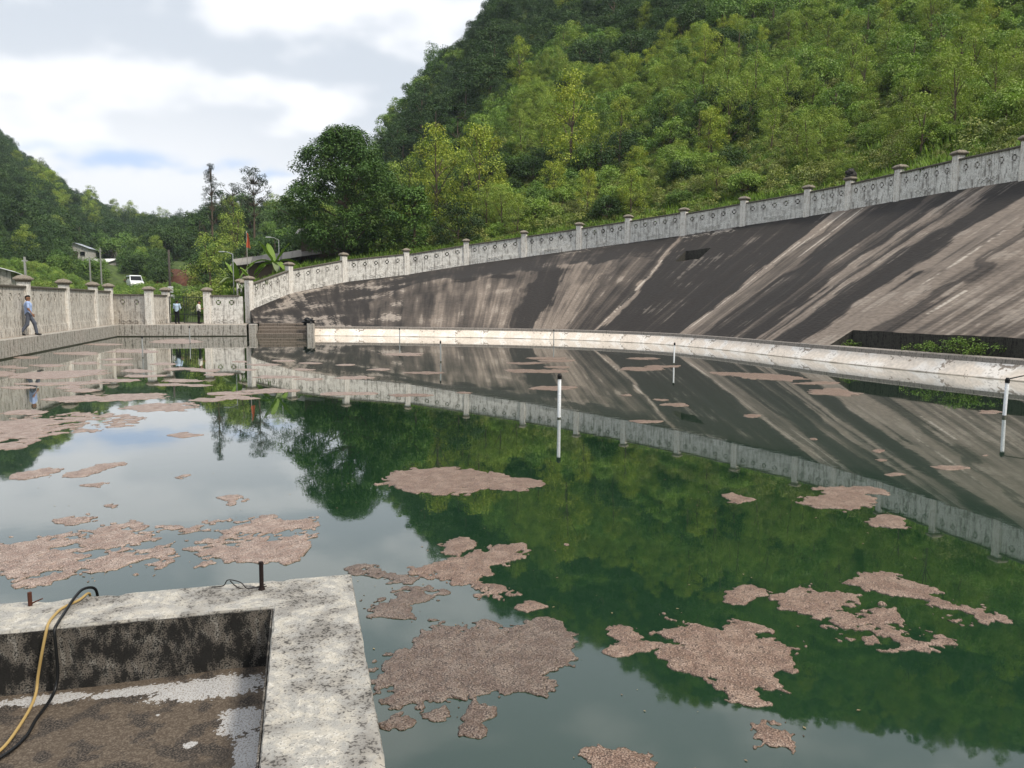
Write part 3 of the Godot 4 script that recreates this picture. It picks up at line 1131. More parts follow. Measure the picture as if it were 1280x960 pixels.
func build_tank() -> void:
	# corner of the concrete tank the camera stands on; its long side runs about 15 degrees left of the view
	var ux := Vector2(0.9646, 0.2638)         # along the far rim, to the right (x, d)
	var uy := Vector2(-0.2638, 0.9646)        # away from the camera
	var corner := Vector2(-0.885, 4.135)      # outer far right corner of the rim
	var w := 0.405
	var at := func(a: float, b: float) -> Vector2: return corner - ux * a - uy * b
	var t := tag(Node3D.new(), "lichen-stained concrete rim of the small tank in the foreground", "tank") as Node3D
	t.name = "concrete_tank"
	add_child(t)
	var block := func(called: String, a0: float, a1: float, b0: float, b1: float, y0: float, y1: float, m: Material, bev: float) -> MeshInstance3D:
		var c: Vector2 = at.call((a0 + a1) * 0.5, (b0 + b1) * 0.5)
		var st := tool()
		var xf := Transform3D(Basis(Vector3(ux.x, 0, -ux.y), Vector3.UP, Vector3(-uy.x, 0, uy.y)), V(c.x, (y0 + y1) * 0.5, c.y))
		rough_box(st, xf, Vector3(a1 - a0, y1 - y0, b1 - b0), bev)
		return obj(called, done_smooth(st), m, t)
	rim_block(t, at, w)
	block.call("inner_face", w + 0.001, 7.0, 0.376, 0.384, 0.3, 0.738, mats.tank_inner, 0.0)
	block.call("inner_face", w + 0.001, w + 0.008, 0.385, 9.0, 0.3, 0.738, mats.tank_inner, 0.0)
	# floor, a little uneven
	var n := 90
	var pts := PackedVector3Array()
	var uv := PackedVector2Array()
	var fn := noise(13, 1.4, 4)
	for j in n:
		for i in n:
			var a := w + 0.0 + 3.6 * i / (n - 1)
			var b := 0.37 + 3.6 * j / (n - 1)
			var q: Vector2 = at.call(a, b)
			pts.append(V(q.x, 0.45 + fn.get_noise_2d(a, b) * 0.012, q.y))
			uv.append(Vector2((a - w) / 3.6, (b - 0.37) / 3.6))
	obj("tank_floor", grid_mesh(pts, uv, n, n), mats.tank_floor, t)

# the rim: an L in plan with worn, uneven arrises
func rim_block(parent: Node3D, at: Callable, w: float) -> void:
	var en := noise(37, 3.0, 4)
	var plan := [Vector2(0, 0), Vector2(7, 0), Vector2(7, 0.378), Vector2(w, 0.378), Vector2(w, 9), Vector2(0, 9)]
	var outer := []
	var inner := PackedVector2Array()
	var drop := []
	for k in plan.size():
		var a: Vector2 = plan[k]
		var b: Vector2 = plan[(k + 1) % plan.size()]
		var n := maxi(2, int((b - a).length() / 0.03))
		var dir := (b - a).normalized()
		var inw := Vector2(-dir.y, dir.x)
		var prev: Vector2 = (a - plan[(k + 5) % 6]).normalized()
		for i in n:
			var p := a.lerp(b, i / float(n))
			var e := en.get_noise_2d(p.x * 2.0, p.y * 2.0)
			var chip := maxf(0.0, en.get_noise_2d(p.x * 0.9 + 40.0, p.y * 0.9) - 0.12) * 0.12 * (1.0 if k in [0, 5] else 0.35)
			var wd := 0.007 + 0.006 * absf(e) + chip
			var dd := inw
			if i == 0: dd = inw + Vector2(-prev.y, prev.x)
			outer.append(p + inw * (0.002 + 0.004 * absf(e)) * (0.0 if i == 0 else 1.0))
			inner.append(p + dd * wd)
			drop.append(0.004 + 0.5 * wd)
	var st := tool()
	var to3 := func(p: Vector2, y: float) -> Vector3:
		var q: Vector2 = at.call(p.x, p.y)
		return V(q.x, y, q.y)
	var tri_ids := Geometry2D.triangulate_polygon(inner)
	for k in range(0, tri_ids.size(), 3):
		var f := [to3.call(inner[tri_ids[k]], 0.75), to3.call(inner[tri_ids[k + 1]], 0.75), to3.call(inner[tri_ids[k + 2]], 0.75)]
		face(st, f, f[0] + Vector3(0, -1, 0))
	var m := outer.size()
	for k in m:
		var j := (k + 1) % m
		var i0: Vector3 = to3.call(inner[k], 0.75)
		var i1: Vector3 = to3.call(inner[j], 0.75)
		var o0: Vector3 = to3.call(outer[k], 0.75 - drop[k])
		var o1: Vector3 = to3.call(outer[j], 0.75 - drop[j])
		var back := (i0 - o0).normalized()
		face(st, [o0, o1, i1, i0], o0 + back * 0.2 - Vector3(0, 0.4, 0))
		face(st, [o0, o1, Vector3(o1.x, -1.6, o1.z), Vector3(o0.x, -1.6, o0.z)], o0 + Vector3(back.x, 0, back.z) * 0.2)
	obj("rim", done(st), mats.rim, parent)

# plain box with finely divided, slightly worn edges
func rough_box(st: SurfaceTool, xf: Transform3D, size: Vector3, bev: float) -> void:
	cbox(st, xf, size, bev)

func done_smooth(st: SurfaceTool) -> ArrayMesh:
	return done(st)

func build_tank_things() -> void:
	# reinforcing bars
	var st := tool()
	tube(st, [Vector3(0, -0.02, 0), Vector3(0.001, 0.15, 0)], [0.011, 0.011], 8)
	tube(st, [Vector3(0, 0.0, 0), Vector3(0, 0.012, 0)], [0.018, 0.014], 8)
	var rod := thing("iron_rod", "upright rusty iron rod with twisted wire on the tank rim", "rod", V(-1.305, 0.75, 3.888))
	obj("bar", done(st), mats.rust_dark, rod)
	var wire := curve([Vector3(0.02, 0.03, 0.0), Vector3(-0.06, 0.012, 0.02), Vector3(-0.10, 0.05, 0.03), Vector3(-0.17, 0.055, 0.01), Vector3(-0.20, 0.02, 0.0), Vector3(-0.27, 0.005, -0.02)], 5)
	obj("tie_wire", smooth_tube(wire, range(wire.size()).map(func(_k): return 0.0028), 6), mats.wire, rod)
	wire = curve([Vector3(-0.16, 0.05, 0.01), Vector3(-0.12, 0.004, -0.01), Vector3(-0.04, 0.0, -0.03), Vector3(0.02, 0.012, -0.02)], 5)
	obj("tie_wire", smooth_tube(wire, range(wire.size()).map(func(_k): return 0.0028), 6), mats.wire, rod)
	st = tool()
	tube(st, [Vector3(0, -0.02, 0), Vector3(0, 0.068, 0)], [0.010, 0.010], 8)
	tube(st, [Vector3(0, 0.008, 0), Vector3(0.02, 0.018, 0.0), Vector3(0.06, 0.035, -0.005)], [0.006, 0.004, 0.003], 5)
	obj("bar", done(st), mats.rust, thing("iron_stub", "short rusty iron stub on the tank rim left of the hoses", "rod", V(-2.373, 0.75, 3.657)))
	# two hoses over the rim: black and yellow
	var black := curve([V(-2.15, 0.50, 3.90), V(-2.155, 0.66, 3.875), V(-2.15, 0.765, 3.84), V(-2.165, 0.797, 3.76), V(-2.16, 0.783, 3.66), V(-2.125, 0.765, 3.51), V(-2.10, 0.764, 3.43), V(-2.09, 0.745, 3.382), V(-2.08, 0.66, 3.368), V(-2.075, 0.55, 3.362), V(-2.075, 0.485, 3.335), V(-2.06, 0.466, 3.26), V(-2.03, 0.465, 3.12), V(-1.99, 0.465, 2.98), V(-2.0, 0.465, 2.84), V(-2.10, 0.465, 2.62), V(-2.30, 0.465, 2.30)], 6)
	var o := obj("black_hose", smooth_tube(black, range(black.size()).map(func(_k): return 0.0072), 10), mats.rubber)
	tag(o, "black rubber hose looped over the tank rim and down to its floor", "hose")
	var yellow := curve([V(-2.20, 0.50, 3.89), V(-2.19, 0.66, 3.855), V(-2.16, 0.758, 3.80), V(-2.155, 0.763, 3.70), V(-2.18, 0.762, 3.60), V(-2.165, 0.762, 3.50), V(-2.14, 0.762, 3.42), V(-2.13, 0.742, 3.385), V(-2.14, 0.65, 3.36), V(-2.16, 0.54, 3.352), V(-2.155, 0.48, 3.325), V(-2.12, 0.463, 3.23), V(-2.065, 0.462, 3.05), V(-2.035, 0.462, 2.90), V(-2.06, 0.462, 2.78), V(-2.16, 0.462, 2.58), V(-2.36, 0.462, 2.28)], 6)
	o = obj("yellow_hose", smooth_tube(yellow, range(yellow.size()).map(func(_k): return 0.0065), 10), mats.hose_yellow)
	tag(o, "yellow hose lying beside the black one over the tank rim", "hose")

func build_poles() -> void:
	var spots := [[0.93, 14.95, 0.85, "white plastic marker pole with a black cap in the middle of the water"], [10.0, 15.45, 0.78, "white marker pole at the right with a cable tied to its top"], [-2.72, 29.2, 0.78, "grey marker pole in the water in front of the striped slope"], [6.1, 28.9, 0.78, "marker pole in the water before the pale bank at the right bend"], [-14.7, 30.5, 0.84, "marker pole standing in the water among the far left scum"], [-6.3, 43.0, 0.8, "thin marker pole in front of the left stretch of the pale bank"], [2.3, 42.5, 0.8, "thin marker pole in front of the middle of the pale bank"], [-17.2, 41.0, 0.9, "thin marker pole in the water in front of the gate"]]
	for q in spots:
		var t := thing("marker_pole", q[3], "pole", V(q[0], 0, q[1]), rng.randf() * TAU, "marker poles standing in the water")
		t.rotation.x = rng.randf_range(-0.025, 0.025)
		t.rotation.z = rng.randf_range(-0.02, 0.02)
		var slim: bool = q[0] < -1.0 or q[1] > 40.0
		var rad := 0.026 if slim else (0.028 if q[1] > 20.0 else 0.035)
		obj("pipe", smooth_tube([Vector3(0, -1.5, 0), Vector3(0, q[2] - 0.03, 0)], [rad, rad], 12), mats.pvc if not slim else mats.pole_grey, t)
		var st := tool()
		tube(st, [Vector3(0, q[2] - 0.07, 0), Vector3(0, q[2], 0)], [rad * 1.25, rad * 1.25], 10)
		tube(st, [Vector3(0, q[2], 0), Vector3(0, q[2] + 0.035, 0)], [rad * 1.25, rad * 0.7], 10)
		obj("algae_band", smooth_tube([Vector3(0, -0.3, 0), Vector3(0, 0.02 + rng.randf() * 0.03, 0)], [rad * 1.07, rad * 1.04], 12), mats.slime, t)
		obj("pole_cap", done(st), mats.black, t)
	# cable from the right pole to the slope
	var a := V(10.0, 0.78, 15.45)
	var b := world(slope_at(17.7, 0.4))
	var pts := []
	for k in 13:
		var f := k / 12.0
		pts.append(a.lerp(b, f) - Vector3(0, 0.25 * sin(f * PI), 0))
	tag(obj("cable", smooth_tube(pts, range(13).map(func(_k): return 0.012), 6), mats.wire), "dark cable running from the right marker pole up to the slope", "cable")

# ------------------------------------------------------------------ materials
func build_materials() -> void:
	var t := stained_texture(201, Color(0.87, 0.86, 0.84), Color(0.40, 0.385, 0.37), Color(0.74, 0.725, 0.70), 0.7, 0.45)
	mats.wall = textured(t, Color(1, 1, 1), Vector3(0.23, 0.23, 0.23), 1.2)
	t = stained_texture(301, Color(0.80, 0.78, 0.75), Color(0.37, 0.35, 0.335), Color(0.72, 0.69, 0.65), 0.75, 0.3)
	mats.wall_grey = textured(t, Color(1, 1, 1), Vector3(0.27, 0.27, 0.27), 1.2)
	mats.post = textured(stained_texture(401, Color(0.90, 0.885, 0.86), Color(0.50, 0.47, 0.44), Color(0.82, 0.79, 0.75), 0.6, 0.35), Color(1, 1, 1), Vector3(0.4, 0.4, 0.4), 1.0)
	var tk := stained_texture(501, Color(0.70, 0.68, 0.65), Color(0.33, 0.32, 0.30), Color(0.62, 0.59, 0.56), 0.75, 0.5)
	mats.kerb = textured(tk, Color(1, 1, 1), Vector3(0.35, 0.35, 0.35), 1.5)
	mats.plinth = textured(tk, Color(1.0, 0.98, 0.96), Vector3(0.5, 0.5, 0.5), 1.5)
	mats.deck = textured(tk, Color(0.92, 0.88, 0.84), Vector3(0.3, 0.3, 0.3), 1.5)
	mats.lip = textured(tk, Color(0.95, 0.93, 0.92), Vector3(1.1, 1.1, 1.1), 2.5)
	mats.step = textured(tk, Color(0.74, 0.70, 0.67), Vector3(0.8, 0.8, 0.8), 2.5)
	mats.coping = textured(tk, Color(0.62, 0.61, 0.58), Vector3(0.9, 0.9, 0.9), 2.0)
	mats.cap = textured(tk, Color(0.83, 0.80, 0.76), Vector3(0.9, 0.9, 0.9), 2.0)
	mats.vent = textured(tk, Color(0.85, 0.83, 0.80), Vector3(0.9, 0.9, 0.9), 1.0)
	mats.dark_stone = textured(tk, Color(0.42, 0.42, 0.42), Vector3(1.3, 1.3, 1.3), 3.0)
	mats.rock = textured(tk, Color(1.25, 1.2, 1.15), Vector3(0.5, 0.5, 0.5), 3.0)
	mats.mould_and_shade = textured(stained_texture(601, Color(0.27, 0.26, 0.235), Color(0.10, 0.10, 0.09), Color(0.22, 0.21, 0.19), 1.0, 0.6), Color(1, 1, 1), Vector3(0.6, 0.6, 0.6), 2.0)  # black mould, darkened further to stand in for shade inside the recesses
	mats.slope = slope_material()
	mats.bank = bank_material()
	mats.rim = rim_material()
	mats.tank_inner = inner_material()
	mats.tank_floor = floor_material()
	mats.scum = scum_material()
	mats.scum_dull = mats.scum.duplicate()          # sodden, half sunk
	mats.scum.albedo_color = Color(0.87, 0.84, 0.81)
	mats.scum_dull.albedo_color = Color(0.74, 0.74, 0.73)
	mats.scum_pale = mats.scum.duplicate()          # lighter tint for the flaky sheet and mats on the left
	mats.scum_pale.albedo_color = Color(1, 1, 1)
	mats.water = water_material()
	mats.gate = std(Color(0.17, 0.20, 0.18), 0.6)
	mats.rust = std(Color(0.30, 0.17, 0.12), 0.9)
	mats.rust_dark = std(Color(0.12, 0.08, 0.075), 0.85)
	mats.wire = std(Color(0.17, 0.16, 0.16), 0.6)
	mats.rubber = std(Color(0.07, 0.075, 0.08), 0.42)
	mats.hose_yellow = std(Color(0.64, 0.54, 0.34), 0.6)
	mats.pvc = textured(stained_texture(701, Color(0.83, 0.84, 0.85), Color(0.5, 0.52, 0.52), Color(0.80, 0.81, 0.81), 0.5, 0.2), Color(1, 1, 1), Vector3(0.7, 0.7, 0.7), 0.2, 0.45)
	mats.pole_grey = std(Color(0.52, 0.53, 0.53), 0.5)
	mats.slime = std(Color(0.20, 0.205, 0.15), 0.5)
	mats.black = std(Color(0.06, 0.06, 0.06), 0.6)
	mats.sack = std(Color(0.05, 0.05, 0.055), 0.35)
	mats.bark = std(Color(0.36, 0.31, 0.26), 0.95)
	mats.leaf_any = leaf_material(Color(1, 1, 1))
	var bt := noise(811, 0.02, 4)
	var nt := NoiseTexture2D.new()
	nt.width = 512; nt.height = 512; nt.seamless = true; nt.noise = bt
	var ramp := Gradient.new()
	ramp.set_color(0, Color(0.20, 0.25, 0.11)); ramp.set_color(1, Color(0.33, 0.40, 0.17))
	nt.color_ramp = ramp
	mats.soil = std(Color(1, 1, 1), 1.0)
	mats.soil.albedo_texture = nt
	tri(mats.soil, Vector3(0.08, 0.08, 0.08))

func slope_material() -> StandardMaterial3D:
	var w := 2048
	var h := 768
	var st1 := nbs(noise(21, 0.018, 4), w, h, 1, 16)         # long runs
	var st2 := nbs(noise(22, 0.06, 3), w, h, 1, 32)          # thin runs
	var st3 := nbs(noise(27, 0.16, 2), w, h, 1, 32)          # hairlines
	var pat := nbs(noise(23, 0.012, 4), w, h, 2, 2)          # patches
	var fine := nb(noise(24, 0.10, 4), w, h)
	var spot := nb(noise(25, 0.05, 3), w, h)
	var dark := Color(0.172, 0.158, 0.150)
	var mid := Color(0.30, 0.272, 0.25)
	var light := Color(0.485, 0.44, 0.40)
	var pale := Color(0.68, 0.645, 0.60)
	# broad bands read from the slope: [from, to, how light] in steps along the foot
	var bands := [[0.0, 2.4, 0.22], [2.4, 3.6, 0.40], [3.6, 5.3, 0.56], [5.3, 5.92, 0.05], [5.92, 7.1, 0.66], [7.1, 7.95, 0.36], [7.95, 8.14, 0.95], [8.14, 10.65, 0.06], [10.65, 11.05, 0.95], [11.05, 11.62, 0.62], [11.62, 12.55, 0.10], [12.55, 12.75, 0.42], [12.75, 13.02, 0.12], [13.02, 13.30, 0.78], [13.30, 13.42, 0.35], [13.42, 13.78, 0.70], [13.78, 14.26, 0.08], [14.26, 14.95, 0.86], [14.95, 15.1, 0.45], [15.1, 16.3, 0.75], [16.3, 17.2, 0.55], [17.2, 20.0, 0.6]]
	var lut := PackedFloat32Array()
	for i in 2000:
		var v := 0.5
		for q in bands:
			if i * 0.01 >= q[0] and i * 0.01 < q[1]:
				v = lerpf(0.42, q[2], sm(-0.02, 0.06, minf(i * 0.01 - q[0], q[1] - i * 0.01)))
		lut.append(v)
	var d := PackedByteArray()
	d.resize(w * h * 3)
	var hm := PackedByteArray()
	hm.resize(w * h)
	for j in h:
		var t := 1.0 - j / float(h)
		for i in w:
			var k := j * w + i
			var a := st1[k] / 255.0 - 0.5
			var b := st2[k] / 255.0 - 0.5
			var hl := st3[k] / 255.0 - 0.5
			var p := pat[k] / 255.0
			var f := fine[k] / 255.0
			var s := 20.0 * i / w + a * 0.42 + b * 0.16 + (p - 0.5) * 0.25
			var v := lut[clampi(int(s * 100.0), 0, 1999)]
			# the upper half of the far part is darker, with a ragged lower limit
			var s0 := 20.0 * i / w
			if s0 < 8.3:
				var tc := 0.60 + 0.03 * (s0 - 4.0) * sm(3.0, 6.0, s0) + (p - 0.5) * 0.16 + a * 0.10
				var up := sm(tc - 0.02, tc + 0.02, t) * sm(2.0, 3.2, s0) * (1.0 - sm(7.6, 8.2, s0))
				v = lerpf(v, 0.10 + (p - 0.5) * 0.25, up)
			v += b * 0.45 + a * 0.35 + hl * 0.16 + (p - 0.5) * 0.30
			var c := dark.lerp(mid, sm(0.08, 0.48, v)).lerp(light, sm(0.40, 0.85, v))
			# flaked pale scars
			var sc := sm(0.70, 0.76, p * 0.42 + (b + 0.5) * 0.32 + (hl + 0.5) * 0.26 + spot[k] / 255.0 * 0.12 + (0.05 if v > 0.6 else -0.02) - 0.08 * (1.0 - sm(7.0, 9.0, 20.0 * i / w)))
			c = c.lerp(pale, sc * 0.3)
			# a few long white runs
			for q in [] if s0 < 7.9 or s0 > 15.5 else [[10.82, 0.03, 0.02, 0.72], [11.35, 0.02, 0.55, 0.98], [14.75, 0.022, 0.30, 0.62], [15.35, 0.02, 0.12, 0.3], [8.05, 0.02, 0.0, 0.7], [11.0, 0.02, 0.6, 0.97]]:
				var ds := absf(s0 + a * 0.12 + b * 0.05 - q[0])
				if ds < q[1] * 2.0 and t > q[2] and t < q[3]:
					c = c.lerp(pale * 1.08, (1.0 - sm(q[1] * 0.5, q[1] * 2.0, ds)) * sm(0.30, 0.55, f * 0.4 + p * 0.6) * sm(q[2], q[2] + 0.06, t) * 0.8)
			# worn bare cement at the left end, by the wall and by the steps
			if s0 < 3.0:
				var bare := sm(0.58, 0.66, p * 0.5 + f * 0.3 + (b + 0.5) * 0.2 + 0.16 * exp(-pow((s0 - 1.0) / 0.35, 2.0) - pow((t - 0.82) / 0.16, 2.0)) + 0.20 * exp(-pow((s0 - 1.5) / 0.45, 2.0) - pow((t - 0.06) / 0.09, 2.0)))
				c = c.lerp(Color(0.60, 0.56, 0.52), bare * 0.8)
			if t > 0.9 and s0 < 9.0:
				c = c.lerp(Color(0.62, 0.59, 0.56), sm(0.62, 0.70, p * 0.5 + f * 0.5) * sm(0.9, 0.95, t) * 0.8)
			c = c * (0.88 + 0.24 * f)
			put(d, k, c)
			hm[k] = int(clampf(f * 160.0 + (hl + 0.5) * 60.0, 0, 255))
	var m := std(Color(1, 1, 1), 0.93)
	m.albedo_texture = pic(w, h, d)
	m.heightmap_enabled = true
	m.heightmap_texture = grey(w, h, hm)
	m.heightmap_scale = 2.5
	return m

func bank_material() -> StandardMaterial3D:
	var w := 2048
	var h := 128
	var a := nbs(noise(41, 0.03, 4), w, h, 8, 2)
	var f := nbs(noise(42, 0.10, 4), w, h, 4, 1)
	var cr := nbs(noise(43, 0.02, 3), w, h, 8, 2)
	var d := PackedByteArray()
	d.resize(w * h * 3)
	for j in h:
		for i in w:
			var k := j * w + i
			var t := j / float(h)
			var c := Color(0.86, 0.81, 0.755).lerp(Color(0.93, 0.90, 0.865), sm(0.35, 0.7, a[k] / 255.0))
			c = c.lerp(Color(0.62, 0.585, 0.55), sm(0.60, 0.72, f[k] / 255.0 * 0.6 + a[k] / 255.0 * 0.4) * 0.6)
			c = c.lerp(Color(0.48, 0.43, 0.38), sm(0.66, 0.72, cr[k] / 255.0 * 0.6 + f[k] / 255.0 * 0.4) * 0.7)
			c = c.lerp(Color(0.38, 0.36, 0.31), sm(0.33, 0.36, t) * 0.8)      # algae line under water
			c = c * (0.92 + 0.16 * f[k] / 255.0)
			put(d, k, c)
	var m := std(Color(1, 1, 1), 0.9)
	m.albedo_texture = pic(w, h, d)
	m.uv1_scale = Vector3(0.34, 1.0, 1.0)
	return m

func rim_material() -> StandardMaterial3D:
	var w := 1024
	var h := 1024
	var big := nb(noise(51, 0.0035, 3), w, h)
	var md := nb(noise(52, 0.02, 5), w, h)
	var fine := nb(noise(53, 0.06, 5), w, h)
	var pit := nb(noise(54, 0.05, 3, FastNoiseLite.TYPE_CELLULAR), w, h)
	var warm := nb(noise(55, 0.010, 3), w, h)
	var d := PackedByteArray()
	d.resize(w * h * 3)
	var hm := PackedByteArray()
	hm.resize(w * h)
	for k in w * h:
		var b := big[k] / 255.0
		var m := md[k] / 255.0
		var f := fine[k] / 255.0
		var c := Color(0.60, 0.59, 0.57).lerp(Color(0.69, 0.665, 0.62), sm(0.35, 0.7, warm[k] / 255.0 * 0.6 + m * 0.4))
		c = c.lerp(Color(0.76, 0.745, 0.715), sm(0.50, 0.70, m * 0.55 + f * 0.45) * 0.75)
		var li := sm(0.40, 0.64, b * 0.60 + m * 0.25 + f * 0.15)          # broad grey film
		c = c.lerp(Color(0.46, 0.445, 0.425), li * 0.68)
		var dk := sm(0.55, 0.68, b * 0.20 + f * 0.45 + m * 0.35) * sm(0.30, 0.60, b)   # clusters of dark lichen
		c = c.lerp(Color(0.21, 0.20, 0.19), dk * 0.8)
		c = c.lerp(Color(0.26, 0.25, 0.235), sm(0.66, 0.74, f) * 0.45)
		c = c * (0.90 + 0.18 * f)
		put(d, k, c)
		hm[k] = int(clampf(f * 140.0 + m * 60.0 + pit[k] * 0.2, 0, 255))
	var mt := std(Color(1, 1, 1), 0.93)
	mt.albedo_texture = pic(w, h, d)
	mt.heightmap_enabled = true
	mt.heightmap_texture = grey(w, h, hm)
	mt.heightmap_scale = 0.7
	return tri(mt, Vector3(0.95, 0.95, 0.95))

func inner_material() -> StandardMaterial3D:
	var w := 1024
	var h := 1024
	var big := nb(noise(61, 0.005, 4), w, h)
	var md := nbs(noise(62, 0.02, 5), w, h, 1, 3)
	var fine := nb(noise(63, 0.08, 5), w, h)
	var d := PackedByteArray()
	d.resize(w * h * 3)
	for k in w * h:
		var b := big[k] / 255.0
		var m := md[k] / 255.0
		var f := fine[k] / 255.0
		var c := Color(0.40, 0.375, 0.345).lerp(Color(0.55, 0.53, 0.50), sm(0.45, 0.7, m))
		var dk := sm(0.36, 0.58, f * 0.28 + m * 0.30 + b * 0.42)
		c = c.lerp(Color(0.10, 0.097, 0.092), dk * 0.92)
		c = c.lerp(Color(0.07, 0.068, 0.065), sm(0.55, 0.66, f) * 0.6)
		c = c * (0.85 + 0.3 * f)
		put(d, k, c)
	var mt := std(Color(1, 1, 1), 0.92)
	mt.albedo_texture = pic(w, h, d)
	return tri(mt, Vector3(1.2, 1.2, 1.2))

func floor_material() -> StandardMaterial3D:
	var w := 1024
	var h := 1024
	var big := nb(noise(71, 0.007, 4), w, h)
	var md := nb(noise(72, 0.045, 5), w, h)
	var fine := nb(noise(73, 0.12, 4), w, h)
	var d := PackedByteArray()
	d.resize(w * h * 3)
	var hm := PackedByteArray()
	hm.resize(w * h)
	for j in h:
		for i in w:
			var k := j * w + i
			var x := i / float(w)
			var y := j / float(h)
			var b := big[k] / 255.0
			var m := md[k] / 255.0
			var f := fine[k] / 255.0
			var c := Color(0.295, 0.255, 0.215).lerp(Color(0.355, 0.315, 0.27), sm(0.4, 0.75, m))
			c = c.lerp(Color(0.20, 0.18, 0.165), sm(0.5, 0.68, b) * 0.7)
			c = c.lerp(Color(0.48, 0.44, 0.39), sm(0.58, 0.70, f) * 0.4)
			c = c.lerp(Color(0.12, 0.11, 0.10), sm(0.64, 0.72, (1.0 - f) * 0.6 + b * 0.4) * 0.8)
			# flakes of white lime wash that are left on the floor
			var wob := (m - 0.5) * 0.55 + (b - 0.5) * 0.5 + (f - 0.5) * 0.22
			var lime := 0.0
			for q in [[0.20, 0.125, 0.20, 0.075], [0.43, 0.085, 0.13, 0.035], [0.085, 0.36, 0.065, 0.085], [0.045, 0.52, 0.045, 0.12], [0.215, 0.455, 0.022, 0.02], [0.69, 0.065, 0.14, 0.035], [0.06, 0.66, 0.03, 0.05], [0.33, 0.26, 0.006, 0.006]]:
				var e: float = sqrt(pow((x - q[0]) / q[2], 2.0) + pow((y - q[1]) / q[3], 2.0)) + wob * 1.3
				lime = maxf(lime, 1.0 - sm(0.93, 1.0, e))
			c = c * (0.91 + 0.18 * f)
			c = c.lerp(Color(0.70, 0.695, 0.69) * (0.90 + 0.12 * f + 0.1 * (m - 0.5)), lime * (0.95 - 0.5 * sm(0.56, 0.66, f)))
			put(d, k, c)
			hm[k] = int(clampf(f * 130.0 + lime * 60.0 + m * 30.0, 0, 255))
	var mt := std(Color(1, 1, 1), 0.9)
	mt.albedo_texture = pic(w, h, d)
	mt.heightmap_enabled = true
	mt.heightmap_texture = grey(w, h, hm)
	mt.heightmap_scale = 0.3
	mt.uv1_scale = Vector3(2.5, 2.5, 1)
	return mt

func scum_material() -> StandardMaterial3D:
	var w := 1024
	var h := 1024
	var big := nb(noise(84, 0.006, 3), w, h)
	var md := nb(noise(82, 0.025, 5), w, h)
	var fine := nb(noise(83, 0.11, 4), w, h)
	var fib := nb(noise(85, 0.035, 4, FastNoiseLite.TYPE_VALUE_CUBIC), w, h)
	var d := PackedByteArray()
	d.resize(w * h * 3)
	var hm := PackedByteArray()
	hm.resize(w * h)
	for k in w * h:
		var b := big[k] / 255.0
		var m := md[k] / 255.0
		var f := fine[k] / 255.0
		var g := absf(fib[k] / 255.0 - 0.5) * 2.0
		var c := Color(0.49, 0.40, 0.35).lerp(Color(0.62, 0.545, 0.495), sm(0.3, 0.7, b * 0.5 + m * 0.5))
		c = c.lerp(Color(0.70, 0.645, 0.61), sm(0.52, 0.70, 1.0 - f) * 0.55)
		c = c.lerp(Color(0.27, 0.205, 0.165), sm(0.52, 0.66, f * 0.6 + m * 0.4) * 0.75)
		c = c.lerp(Color(0.26, 0.20, 0.16), (1.0 - sm(0.0, 0.07, g)) * 0.5)          # curled, cracked skin
		c = c * (0.85 + 0.3 * (1.0 - f))
		put(d, k, c)
		hm[k] = int(clampf((1.0 - f) * 120.0 + sm(0.0, 0.15, g) * 90.0 + m * 40.0, 0, 255))
	var mt := std(Color(1, 1, 1), 0.45)
	mt.metallic_specular = 0.5
	mt.albedo_texture = pic(w, h, d)
	mt.heightmap_enabled = true
	mt.heightmap_texture = grey(w, h, hm)
	mt.heightmap_scale = 0.9
	return tri(mt, Vector3(0.62, 0.62, 0.62))

func water_material() -> StandardMaterial3D:
	var m := std(Color(0.085, 0.18, 0.115), 0.012)
	m.metallic_specular = 0.5
	m.clearcoat_enabled = true          # coat added to brighten the mirrored sky, no real layer
	m.clearcoat = 0.7
	m.clearcoat_roughness = 0.0
	var nt := NoiseTexture2D.new()
	nt.width = 512; nt.height = 512; nt.seamless = true
	nt.noise = noise(91, 0.02, 3)
	nt.as_normal_map = true
	nt.bump_strength = 2.0
	m.normal_enabled = true
	m.normal_texture = nt
	m.normal_scale = 0.02
	var rt := NoiseTexture2D.new()                # a patchy surface film, here clear, there dulled by dust
	rt.width = 256; rt.height = 256; rt.seamless = true
	rt.noise = noise(95, 0.012, 4)
	m.roughness = 0.055
	m.roughness_texture = rt
	return tri(m, Vector3(0.22, 0.22, 0.22))

